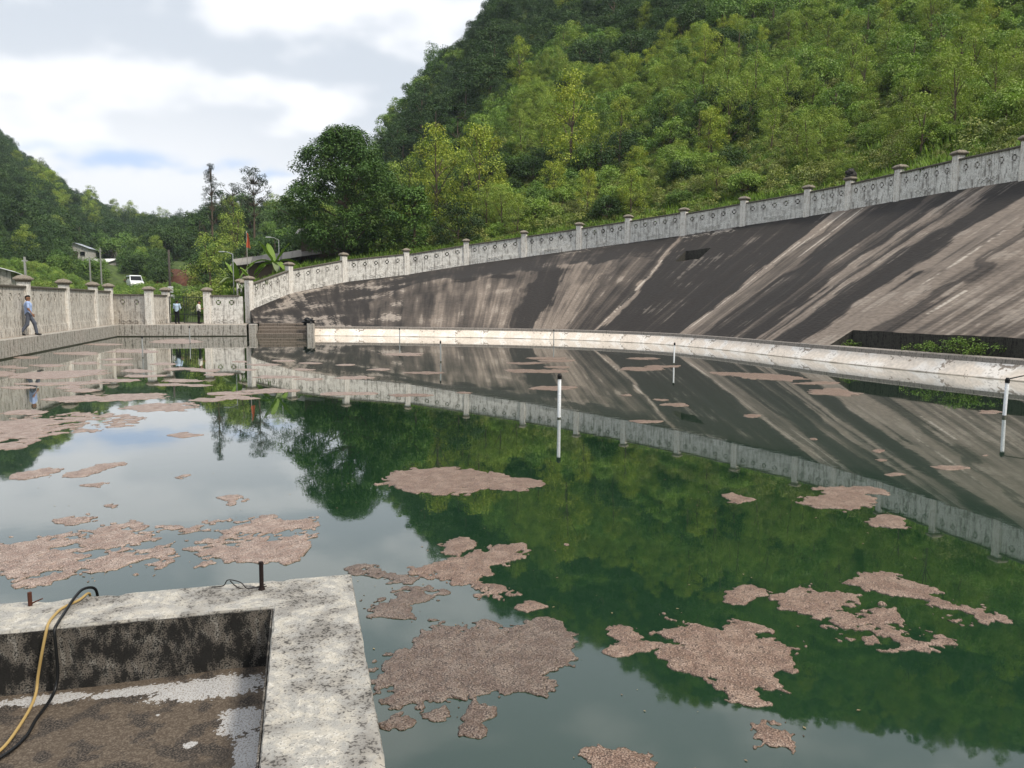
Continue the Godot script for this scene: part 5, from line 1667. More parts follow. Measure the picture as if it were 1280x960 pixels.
func build_scum() -> void:
	rng.seed = 17
	var edge_n := noise(3, 1.0, 4)
	var bump_n := noise(4, 1.0, 4)
	for q in MATS:
		var poly := PackedVector2Array()
		var f: Array = q[3]
		for k in range(0, f.size(), 2):
			poly.append(Vector2(f[k], f[k + 1]))
		var box := Rect2(poly[0], Vector2.ZERO)
		for p in poly: box = box.expand(p)
		var far := box.get_center().y
		var size := minf(box.size.x, box.size.y)
		var res := clampf(far * 0.0032, 0.016, 0.09)
		var amp := clampf(size * 0.18, 0.015, 0.30)
		var lab: String = q[1]
		var loose := 0.0
		for word in ["flaky", "slanting", "faint", "veil", "scrap above", "hugging", "thin algae strip", "ring of", "little brown", "scrap left of", "scrap below the sl", "pale round"]:
			if lab.contains(word): loose = 0.12 if not lab.contains("wide flaky") else 0.05
		if lab.contains("broad pale"): loose = 0.04
		if lab.contains("curled holes"): loose = 0.01
		box = box.grow(amp * 0.6 + res * 2.0)
		var nx := clampi(int(box.size.x / res), 14, 150)
		var ny := clampi(int(box.size.y / (res * (1.0 + far * 0.05))), 10, 130)
		var cell := Vector2(box.size.x / nx, box.size.y / ny)
		var fld := PackedFloat32Array()
		fld.resize((nx + 1) * (ny + 1))
		var seedx := rng.randf() * 100.0
		var freq := 0.55 / clampf(size, 0.25, 1.6)
		for j in ny + 1:
			for i in nx + 1:
				var p := box.position + Vector2(i * cell.x, j * cell.y)
				var best := 1e9
				var n := poly.size()
				for k in n:
					var a := poly[k]
					var ab := poly[(k + 1) % n] - a
					var t := clampf((p - a).dot(ab) / ab.length_squared(), 0.0, 1.0)
					best = minf(best, (p - a - ab * t).length_squared())
				best = sqrt(best) * (1.0 if Geometry2D.is_point_in_polygon(p, poly) else -1.0)
				var e := edge_n.get_noise_2d(p.x * freq * 1.6 + seedx, p.y * freq * 1.6) * amp * 1.5 + edge_n.get_noise_2d(p.x * freq * 7.0, p.y * freq * 7.0 + seedx) * amp * 0.9 + edge_n.get_noise_2d(p.x * freq * 26.0 - seedx, p.y * freq * 26.0) * amp * 0.5
				if loose > 0.0:
					var hole := edge_n.get_noise_2d(p.x * 1.7 + seedx, p.y * 2.6) + 0.6 * edge_n.get_noise_2d(p.x * 8.0 + seedx, p.y * 10.0)
					best = minf(best, (hole + 0.34 - loose) * 0.25)
					if lab.contains("flaky"):
						best = minf(best, (edge_n.get_noise_2d(p.x * 5.0, p.y * 7.0 + seedx) + 0.7 * edge_n.get_noise_2d(p.x * 13.0, p.y * 17.0) + 0.40) * 0.12)
				fld[j * (nx + 1) + i] = best + e + amp * 0.22
		# marching squares
		var pts := PackedVector3Array()
		var idx := PackedInt32Array()
		var known := {}
		var corner := func(i: int, j: int) -> int:
			var key := Vector3i(i, j, 0)
			if not known.has(key):
				known[key] = pts.size()
				var p := box.position + Vector2(i * cell.x, j * cell.y)
				var v := fld[j * (nx + 1) + i]
				var y := 0.005 + 0.006 * sm(0.0, 0.05, v) + (bump_n.get_noise_2d(p.x * 3.0, p.y * 3.0) * 0.006 + bump_n.get_noise_2d(p.x * 12.0, p.y * 12.0) * 0.012) * sm(0.0, 0.06, v)
				pts.append(V(p.x, maxf(y, 0.004), p.y))
			return known[key]
		var cut := func(i: int, j: int, along_x: bool) -> int:
			var key := Vector3i(i, j, 1 if along_x else 2)
			if not known.has(key):
				known[key] = pts.size()
				var a := fld[j * (nx + 1) + i]
				var b := fld[j * (nx + 1) + i + 1] if along_x else fld[(j + 1) * (nx + 1) + i]
				var t := a / (a - b)
				var p := box.position + Vector2((i + (t if along_x else 0.0)) * cell.x, (j + (0.0 if along_x else t)) * cell.y)
				pts.append(V(p.x, 0.004, p.y))
			return known[key]
		for j in ny:
			for i in nx:
				var c := [fld[j * (nx + 1) + i] > 0.0, fld[j * (nx + 1) + i + 1] > 0.0, fld[(j + 1) * (nx + 1) + i + 1] > 0.0, fld[(j + 1) * (nx + 1) + i] > 0.0]
				if not (c[0] or c[1] or c[2] or c[3]):
					continue
				var loop := []
				var at := [[i, j], [i + 1, j], [i + 1, j + 1], [i, j + 1]]
				for k in 4:
					if c[k]: loop.append(corner.call(at[k][0], at[k][1]))
					if c[k] != c[(k + 1) % 4]:
						match k:
							0: loop.append(cut.call(i, j, true))
							1: loop.append(cut.call(i + 1, j, false))
							2: loop.append(cut.call(i, j + 1, true))
							3: loop.append(cut.call(i, j, false))
				for k in range(1, loop.size() - 1):
					idx.append_array([loop[0], loop[k + 1], loop[k]])
		if idx.size() < 9:
			continue
		# a thin rim that dips under the water
		var used := {}
		for k in range(0, idx.size(), 3):
			for e in 3:
				var a := idx[k + e]
				var b := idx[k + (e + 1) % 3]
				used[Vector2i(a, b)] = true
		var rim := PackedInt32Array()
		var under := {}
		for e in used:
			if used.has(Vector2i(e.y, e.x)):
				continue
			for v in [e.x, e.y]:
				if not under.has(v):
					under[v] = pts.size()
					pts.append(pts[v] + Vector3(0, -0.03, 0))
			rim.append_array([e.x, under[e.x], e.y, e.y, under[e.x], under[e.y]])
		idx.append_array(rim)
		# put the origin at the mat
		var c0 := V(box.get_center().x, 0.0, box.get_center().y)
		for k in pts.size():
			pts[k] -= c0
		# face up
		var up := 0.0
		for k in range(0, mini(idx.size() - rim.size(), 300), 3):
			up += (pts[idx[k + 2]] - pts[idx[k]]).cross(pts[idx[k + 1]] - pts[idx[k]]).y
		if up < 0.0:
			for k in range(0, idx.size(), 3):
				var tmp := idx[k + 1]
				idx[k + 1] = idx[k + 2]
				idx[k + 2] = tmp
		var sm_m: Material = mats.scum
		if lab.contains("largest near") or lab.contains("tank") or lab.contains("under the lower") or lab.contains("just below the tip"):
			sm_m = mats.scum_dull
		if lab.contains("flaky") or (poly[0].x < -2.5 and far > 5.0):
			sm_m = mats.scum_pale
		var o := obj(q[0], indexed(pts, idx), sm_m)
		o.position = c0
		tag(o, q[1], "algae mat", q[2])


func build_flecks() -> void:
	# leaf bits and specks that drift on the water
	var L := Leaves.new()
	L.leaf(Vector3(-0.5, 0, 0), Vector3.UP, Vector3.RIGHT, 1.0, 0.55, Color(1, 1, 1))
	rng.seed = 33
	var mm := MultiMesh.new()
	mm.transform_format = MultiMesh.TRANSFORM_3D
	mm.use_colors = true
	mm.mesh = L.mesh()
	var spots := []
	while spots.size() < 170:
		var near: Array = MATS[rng.randi_range(0, 38)][3]
		var p: Vector2 = Vector2(near[0], near[1]) + Vector2(rng.randfn(0.0, 0.9), rng.randfn(0.0, 0.9)) * (0.4 + 0.05 * near[1])
		var rel := p - Vector2(-0.885, 4.135)
		if p.y < 2.6 or p.y > 40.0 or p.x < -18.0 + 0.0 * p.y or p.x > 12.0 or (rel.dot(Vector2(0.9646, 0.2638)) < 0.03 and rel.dot(Vector2(-0.2638, 0.9646)) < 0.03) or p.x < -11.5 - 0.28 * p.y:
			continue
		spots.append(p)
	mm.instance_count = spots.size()
	for i in spots.size():
		var s: float = rng.randf_range(0.008, 0.026) * (1.0 + 0.03 * spots[i].y)
		mm.set_instance_transform(i, Transform3D(Basis(Vector3.UP, rng.randf() * TAU).scaled(Vector3(s, s * 0.3, s)), V(spots[i].x, 0.004, spots[i].y)))
		var c := Color(0.45, 0.37, 0.30).lerp(Color(0.55, 0.50, 0.38), rng.randf()).srgb_to_linear()
		mm.set_instance_color(i, Color(c.r, c.g, c.b))
	var mi := MultiMeshInstance3D.new()
	mi.name = "floating_flecks"
	mi.multimesh = mm
	mi.material_override = mats.leaf_any
	add_child(mi)
	tag(mi, "tiny leaf bits drifting on the water around the algae mats", "flecks", "", "stuff")

# ------------------------------------------------------------------ people: smooth union of tapered capsules, meshed as surface nets
func nets(bones: Array, cell: float, k: float, pts: PackedVector3Array, idx: PackedInt32Array) -> void:
	var lo := Vector3(1e9, 1e9, 1e9)
	var hi := -lo
	for b in bones:
		var r: float = max(b[2], b[3]) + cell * 2.0
		for p in [b[0], b[1]]:
			lo = lo.min(p - Vector3.ONE * r)
			hi = hi.max(p + Vector3.ONE * r)
	var n := Vector3i(((hi - lo) / cell).ceil()) + Vector3i.ONE
	var sy := n.x
	var sz := n.x * n.y
	var f := PackedFloat32Array()
	f.resize(sz * n.z)
	f.fill(10.0)
	for b in bones:
		var A: Vector3 = b[0]
		var B: Vector3 = b[1]
		var r: float = max(b[2], b[3]) + k + cell * 2.0
		var p0 := Vector3i(((A.min(B) - Vector3.ONE * r - lo) / cell).floor()).clamp(Vector3i.ZERO, n - Vector3i.ONE)
		var p1 := Vector3i(((A.max(B) + Vector3.ONE * r - lo) / cell).ceil()).clamp(Vector3i.ZERO, n - Vector3i.ONE)
		var ab := B - A
		var l2: float = max(ab.length_squared(), 1e-9)
		for z in range(p0.z, p1.z + 1):
			for y in range(p0.y, p1.y + 1):
				for x in range(p0.x, p1.x + 1):
					var p := lo + Vector3(x, y, z) * cell
					var t := clampf((p - A).dot(ab) / l2, 0.0, 1.0)
					var d: float = (p - A - ab * t).length() - lerpf(b[2], b[3], t)
					var i := z * sz + y * sy + x
					var e := f[i]
					var h := maxf(k - absf(d - e), 0.0) / k
					f[i] = minf(d, e) - h * h * k * 0.25
	var vid := {}
	var offs := [0, 1, sy, sy + 1, sz, sz + 1, sz + sy, sz + sy + 1]
	for z in n.z - 1:
		for y in n.y - 1:
			for x in n.x - 1:
				var i := z * sz + y * sy + x
				var neg := 0
				for o in offs:
					if f[i + o] < 0.0: neg += 1
				if neg == 0 or neg == 8:
					continue
				var c := Vector3.ZERO
				var m := 0
				for e in [[0, 1], [2, 3], [4, 5], [6, 7], [0, 2], [1, 3], [4, 6], [5, 7], [0, 4], [1, 5], [2, 6], [3, 7]]:
					var a := f[i + offs[e[0]]]
					var b := f[i + offs[e[1]]]
					if (a < 0.0) != (b < 0.0):
						var t := a / (a - b)
						var pa := Vector3(e[0] & 1, (e[0] >> 1) & 1, e[0] >> 2)
						var pb := Vector3(e[1] & 1, (e[1] >> 1) & 1, e[1] >> 2)
						c += pa.lerp(pb, t)
						m += 1
				vid[i] = pts.size()
				pts.append(lo + (Vector3(x, y, z) + c / m) * cell)
	for i in vid:
		for ax in 3:
			var st: int = [1, sy, sz][ax]
			var u: int = [sy, sz, 1][ax]
			var v: int = [sz, 1, sy][ax]
			var a := f[i]
			var b := f[i + st]
			if (a < 0.0) == (b < 0.0):
				continue
			if not (vid.has(i - u) and vid.has(i - v) and vid.has(i - u - v)):
				continue
			var q := [vid[i], vid[i - u], vid[i - u - v], vid[i - v]]
			if a < 0.0:
				idx.append_array([q[0], q[2], q[1], q[0], q[3], q[2]])
			else:
				idx.append_array([q[0], q[1], q[2], q[0], q[2], q[3]])

func flesh(sets: Array) -> ArrayMesh:
	# several grids (bones, cell, blend) in one mesh
	var pts := PackedVector3Array()
	var idx := PackedInt32Array()
	for s in sets:
		nets(s[0], s[1], s[2], pts, idx)
	return indexed(pts, idx)

func hand_bones(wrist: Vector3, dir: Vector3, side: Vector3, curl: float) -> Array:
	# palm, four fingers and a thumb; dir points along the hand, side towards the thumb
	var nrm := dir.cross(side).normalized()
	var out := [[wrist, wrist + dir * 0.05, 0.026, 0.03]]
	var lens := [0.066, 0.075, 0.07, 0.055]
	for k in 4:
		var root := wrist + dir * 0.075 + side * (0.026 - 0.0175 * k)
		var d1 := (dir + nrm * curl).normalized()
		var d2 := (dir + nrm * curl * 2.6).normalized()
		var mid: Vector3 = root + d1 * lens[k] * 0.55
		out.append([wrist + dir * 0.03 + side * (0.018 - 0.012 * k), root, 0.016, 0.0105])
		out.append([root, mid, 0.0098, 0.0092])
		out.append([mid, mid + d2 * lens[k] * 0.5, 0.0092, 0.0078])
	var tr := wrist + dir * 0.025 + side * 0.026
	var tm := tr + (dir * 0.7 + side * 0.6 + nrm * 0.3).normalized() * 0.04
	out.append([tr, tm, 0.014, 0.011])
	out.append([tm, tm + (dir * 0.9 + side * 0.15 + nrm * 0.4).normalized() * 0.03, 0.011, 0.009])
	return out

# J: joints in a frame where the person looks along -z, feet at y = 0
func person(label: String, at: Vector3, turn: float, scale_by: float, J: Dictionary, head_turn: float, shirt: Color, trousers: Color, group := "") -> Node3D:
	var t := thing("person", label, "person", at, turn, group)
	t.scale = Vector3.ONE * scale_by
	var skin := std(Color(0.55, 0.40, 0.31), 0.6)
	var cloth := std(shirt, 0.9)
	var pants := std(trousers, 0.92)
	var hairm := std(Color(0.055, 0.05, 0.05), 0.7)
	var shoe := std(Color(0.10, 0.09, 0.085), 0.6)
	var hb := Basis(Vector3.UP, head_turn)
	var hc: Vector3 = J.head
	var neck: Vector3 = J.neck
	var fw := hb * Vector3(0, 0, -1)
	var rt := hb * Vector3(1, 0, 0)
	var up := Vector3.UP
	# body: trunk and limbs, then finer grids for head and hands
	var core := [[J.hips, J.waist, 0.125, 0.115], [J.waist, J.chest, 0.115, 0.135], [J.chest, neck, 0.125, 0.055], [neck, hc, 0.052, 0.05]]
	for s in ["l", "r"]:
		core.append([J["sh_" + s], J["el_" + s], 0.047, 0.037])
		core.append([J["el_" + s], J["wr_" + s], 0.036, 0.024])
		core.append([J["chest"], J["sh_" + s], 0.08, 0.05])
		core.append([J["hip_" + s], J["kn_" + s], 0.082, 0.055])
		core.append([J["kn_" + s], J["an_" + s], 0.05, 0.034])
	var head := [[hc + up * 0.02 - fw * 0.015, hc + up * 0.035 + fw * 0.01, 0.088, 0.084], [hc - up * 0.05 + fw * 0.02, hc - up * 0.085 + fw * 0.045, 0.062, 0.036], [hc - fw * 0.02 - up * 0.06, neck, 0.055, 0.052], [hc + fw * 0.086 + up * 0.012, hc + fw * 0.106 - up * 0.024, 0.011, 0.016], [hc + fw * 0.075 + up * 0.03 - rt * 0.03, hc + fw * 0.075 + up * 0.03 + rt * 0.03, 0.014, 0.014], [hc + fw * 0.078 - up * 0.055 - rt * 0.016, hc + fw * 0.078 - up * 0.055 + rt * 0.016, 0.011, 0.011]]
	for s in [-1.0, 1.0]:
		head.append([hc + rt * s * 0.082 + up * 0.012, hc + rt * s * 0.084 - up * 0.03, 0.016, 0.011])
	var sets := [[core, 0.02, 0.05], [head, 0.0095, 0.025]]
	for s in ["l", "r"]:
		var dir: Vector3 = (J["wr_" + s] - J["el_" + s]).normalized()
		var side := (Vector3(0, 0, -1) if s == "l" else Vector3(0, 0, -1))
		side = (side - dir * side.dot(dir)).normalized()
		sets.append([hand_bones(J["wr_" + s], dir, side, 0.3 if s == "l" else -0.3), 0.0055, 0.008])
	obj("body", flesh(sets), skin, t)
	for s in [-1.0, 1.0]:
		var e := obj("eye", smooth_tube([hc + fw * 0.083 + up * 0.006 + rt * s * 0.031, hc + fw * 0.091 + up * 0.006 + rt * s * 0.031], [0.010, 0.006], 8), hairm, t)
	obj("hair", flesh([[[[hc + up * 0.045 - fw * 0.022, hc + up * 0.062 + fw * 0.018, 0.088, 0.078], [hc - up * 0.03 - fw * 0.05, hc + up * 0.03 - fw * 0.04, 0.062, 0.07]], 0.012, 0.03]]), hairm, t)
	var sl := [[J.hips + up * 0.0, J.waist, 0.145, 0.135], [J.waist, J.chest, 0.135, 0.155], [J.chest, neck - up * 0.025, 0.14, 0.07]]
	for s in ["l", "r"]:
		var cuff: Vector3 = (J["sh_" + s] as Vector3).lerp(J["el_" + s], J.get("sleeve", 0.75))
		if J.get("sleeve", 0.75) > 1.0:
			cuff = (J["el_" + s] as Vector3).lerp(J["wr_" + s], J.sleeve - 1.0)
			sl.append([J["sh_" + s], J["el_" + s], 0.062, 0.052])
			sl.append([J["el_" + s], cuff, 0.052, 0.045])
		else:
			sl.append([J["sh_" + s], cuff, 0.062, 0.058])
		sl.append([J.chest, J["sh_" + s], 0.10, 0.062])
	obj("shirt", flesh([[sl, 0.018, 0.045]]), cloth, t)
	var tr := [[J.hips - up * 0.03, J.hips + up * 0.06, 0.135, 0.13]]
	for s in ["l", "r"]:
		tr.append([J["hip_" + s], J["kn_" + s], 0.098, 0.075])
		tr.append([J["kn_" + s], J["an_" + s] + up * 0.02, 0.073, 0.062])
	obj("trousers", flesh([[tr, 0.018, 0.04]]), pants, t)
	for s in ["l", "r"]:
		var an: Vector3 = J["an_" + s]
		var fd: Vector3 = J.get("foot_" + s, Vector3(0, 0, -1))
		obj("shoe", flesh([[[[an - up * 0.03 - fd * 0.04, an - up * 0.045 + fd * 0.05, 0.045, 0.042], [an - up * 0.045 + fd * 0.05, an - up * 0.05 + fd * 0.15, 0.042, 0.034]], 0.012, 0.02]]), shoe, t)
	return t

func standing() -> Dictionary:
	return {"hips": Vector3(0, 0.94, 0), "waist": Vector3(0, 1.10, 0), "chest": Vector3(0, 1.29, 0), "neck": Vector3(0, 1.46, 0), "head": Vector3(0, 1.585, -0.015),
		"sh_l": Vector3(-0.185, 1.39, 0), "sh_r": Vector3(0.185, 1.39, 0), "el_l": Vector3(-0.235, 1.12, 0.02), "el_r": Vector3(0.235, 1.12, 0.02), "wr_l": Vector3(-0.25, 0.88, -0.04), "wr_r": Vector3(0.25, 0.88, -0.04),
		"hip_l": Vector3(-0.09, 0.90, 0), "hip_r": Vector3(0.09, 0.90, 0), "kn_l": Vector3(-0.105, 0.49, -0.01), "kn_r": Vector3(0.105, 0.49, -0.01), "an_l": Vector3(-0.11, 0.085, 0.02), "an_r": Vector3(0.11, 0.085, 0.02)}

func build_people() -> void:
	var J := standing()
	# man on the ledge, mid-stride, looking back over his right shoulder
	J.merge({"kn_l": Vector3(-0.09, 0.52, -0.20), "an_l": Vector3(-0.09, 0.085, -0.27), "kn_r": Vector3(0.09, 0.47, 0.06), "an_r": Vector3(0.09, 0.12, 0.30), "foot_r": Vector3(0, -0.35, -0.94), "el_l": Vector3(-0.24, 1.13, 0.10), "wr_l": Vector3(-0.26, 0.90, 0.06), "el_r": Vector3(0.25, 1.13, -0.02), "wr_r": Vector3(0.27, 0.92, -0.15)}, true)
	person("man in a pale blue shirt and grey trousers walking along the left ledge", V(-20.85, 0.75, 33.2), -1.05, 1.0, J, -0.5, Color(0.62, 0.70, 0.86), Color(0.33, 0.35, 0.40))
	J = standing()
	J.merge({"el_l": Vector3(-0.25, 1.14, -0.05), "wr_l": Vector3(-0.12, 1.03, -0.24), "el_r": Vector3(0.25, 1.14, -0.05), "wr_r": Vector3(0.12, 1.03, -0.26), "head": Vector3(0, 1.575, -0.03), "sleeve": 1.5}, true)
	person("man in a light blue shirt seen from behind, standing in the gateway", V(-22.45, 0.75, 51.6), 0.0, 0.92, J, 0.1, Color(0.66, 0.74, 0.82), Color(0.07, 0.075, 0.09))
	J = standing()
	J.merge({"el_l": Vector3(-0.22, 1.13, -0.06), "wr_l": Vector3(-0.10, 1.10, -0.28), "el_r": Vector3(0.22, 1.13, -0.06), "wr_r": Vector3(0.08, 1.12, -0.30), "head": Vector3(0, 1.57, -0.04), "sleeve": 1.3}, true)
	person("person in a white shirt and black trousers facing right beside the gate", V(-21.05, 0.75, 51.75), -1.35, 0.90, J, 0.0, Color(0.84, 0.83, 0.80), Color(0.06, 0.06, 0.065))
	J = standing()
	person("person in dark clothes standing in front of the white van", V(-59.2, ground_at(-59.2, 118.2), 118.2), 2.6, 1.0, J, 0.0, Color(0.07, 0.08, 0.11), Color(0.07, 0.07, 0.08))

# ------------------------------------------------------------------ things in the valley
func build_van() -> void:
	var g := ground_at(-58.9, 120.6)
	var t := thing("minibus", "white minibus parked on the road beyond the gate", "van", V(-58.9, g, 120.6), -0.95)
	var prof := [[-2.4, 0.35], [2.35, 0.35], [2.42, 0.75], [2.3, 1.02], [1.62, 1.22], [1.0, 1.98], [0.7, 2.08], [-2.2, 2.08], [-2.4, 1.9]]
	var st := tool()
	var c := Vector3(0, 1.1, 0)
	var l := []
	var r := []
	for p in prof:
		var inn := 0.12 if p[1] > 1.3 else 0.0
		l.append(Vector3(p[0], p[1], -0.92 + inn))
		r.append(Vector3(p[0], p[1], 0.92 - inn))
	for i in prof.size():
		var j := (i + 1) % prof.size()
		face(st, [l[i], l[j], r[j], r[i]], c)
	for side in [l, r]:
		for i in range(0, prof.size()):
			var j := (i + 1) % prof.size()
			face(st, [side[i], side[j], Vector3(0, 1.15, side[0].z)], c)
	obj("body", done(st), std(Color(0.88, 0.89, 0.90), 0.3), t)
	var glass := std(Color(0.05, 0.06, 0.07), 0.08)
	st = tool()
	face(st, [Vector3(1.58, 1.26, -0.76), Vector3(1.58, 1.26, 0.76), Vector3(1.08, 1.92, 0.72), Vector3(1.08, 1.92, -0.72)], c)
	var wn := obj("windscreen", done(st), glass, t)
	wn.position = Vector3(0.02, 0.02, 0)
	for s in [-1.0, 1.0]:
		for q in [[-2.15, -1.2], [-1.1, -0.1], [0.0, 0.95]]:
			var m := boxm(Vector3(q[1] - q[0], 0.55, 0.05), 0.02, Vector3((q[0] + q[1]) * 0.5, 1.58, s * 0.845))
			obj("side_window", m, glass, t)
		obj("headlight", boxm(Vector3(0.08, 0.18, 0.3), 0.03, Vector3(2.37, 0.85, s * 0.65)), std(Color(0.8, 0.82, 0.85), 0.1), t)
		for x in [-1.5, 1.5]:
			var w := Node3D.new()
			w.name = "wheel"
			t.add_child(w, true)
			w.position = Vector3(x, 0.33, s * 0.82)
			obj("tyre", smooth_tube([Vector3(0, 0, -0.11), Vector3(0, 0, 0.11)], [0.33, 0.33], 18), mats.rubber, w)
			obj("rim", smooth_tube([Vector3(0, 0, -0.12), Vector3(0, 0, 0.12)], [0.19, 0.19], 12), std(Color(0.6, 0.6, 0.62), 0.4), w)

func house(label: String, at: Vector3, turn: float, size: Vector3, rise: float, wall_c: Color, roof_c: Color) -> Node3D:
	var t := thing("house", label, "house", at, turn)
	var h := size * 0.5
	var st := tool()
	var c := Vector3(0, size.y * 0.5, 0)
	for s in [-1.0, 1.0]:
		face(st, [Vector3(-h.x, -1, s * h.z), Vector3(h.x, -1, s * h.z), Vector3(h.x, size.y, s * h.z), Vector3(0, size.y + rise, s * h.z), Vector3(-h.x, size.y, s * h.z)], c)
		face(st, [Vector3(s * h.x, -1, -h.z), Vector3(s * h.x, -1, h.z), Vector3(s * h.x, size.y, h.z), Vector3(s * h.x, size.y, -h.z)], c)
	obj("walls", done(st), textured_plain(wall_c), t)
	for s in [-1.0, 1.0]:
		st = tool()
		var e := Vector3(s * (h.x + 0.35), size.y - 0.35 * rise / h.x, 0)
		var r := Vector3(0, size.y + rise + 0.02, 0)
		var up := Vector3(0, 0.07, 0)
		for q in [[Vector3.ZERO, up]]:
			var z := Vector3(0, 0, h.z + 0.4)
			var mid := (e + r) * 0.5 + up * 0.5
			face(st, [e - z + up, e + z + up, r + z + up, r - z + up], mid)
			face(st, [e - z, e + z, r + z, r - z], mid)
			face(st, [e - z, e + z, e + z + up, e - z + up], mid)
			face(st, [e + z, r + z, r + z + up, e + z + up], mid)
			face(st, [e - z, r - z, r - z + up, e - z + up], mid)
		obj("roof", done(st), std(roof_c, 0.8), t)
	var dark := std(Color(0.06, 0.06, 0.06), 0.3)
	for x in [-0.28, 0.28]:
		var w := obj("window", boxm(Vector3(0.9, 0.9, 0.08), 0.0, Vector3(x * size.x, size.y * 0.55, h.z + 0.01)), dark, t)
		obj("frame", boxm(Vector3(1.02, 0.06, 0.1), 0.0, Vector3(x * size.x, size.y * 0.55 - 0.48, h.z + 0.02)), textured_plain(wall_c), w)
	obj("door", boxm(Vector3(0.9, 1.9, 0.08), 0.0, Vector3(0, 0.95, h.z + 0.01)), std(Color(0.25, 0.2, 0.16), 0.8), t)
	return t

func textured_plain(c: Color) -> StandardMaterial3D:
	var m: StandardMaterial3D = mats.wall.duplicate()
	m.albedo_color = c
	return m

func lamp_post(label: String, x: float, d: float, height: float) -> void:
	var g := ground_at(x, d)
	var t := thing("street_lamp", label, "street lamp", V(x, g, d), rng.randf() * 6.0)
	obj("pole", smooth_tube([Vector3(0, -0.3, 0), Vector3(0, height, 0)], [0.042, 0.03], 8), std(Color(0.5, 0.51, 0.52), 0.5), t)
	obj("arm", smooth_tube([Vector3(0, height - 0.05, 0), Vector3(-0.35, height + 0.12, 0.2), Vector3(-0.6, height + 0.14, 0.3)], [0.03, 0.028, 0.025], 6), std(Color(0.6, 0.61, 0.62), 0.5), t)
	obj("lamp_head", boxm(Vector3(0.45, 0.08, 0.22), 0.02, Vector3(-0.75, height + 0.14, 0.35)), std(Color(0.7, 0.71, 0.72), 0.4), t)

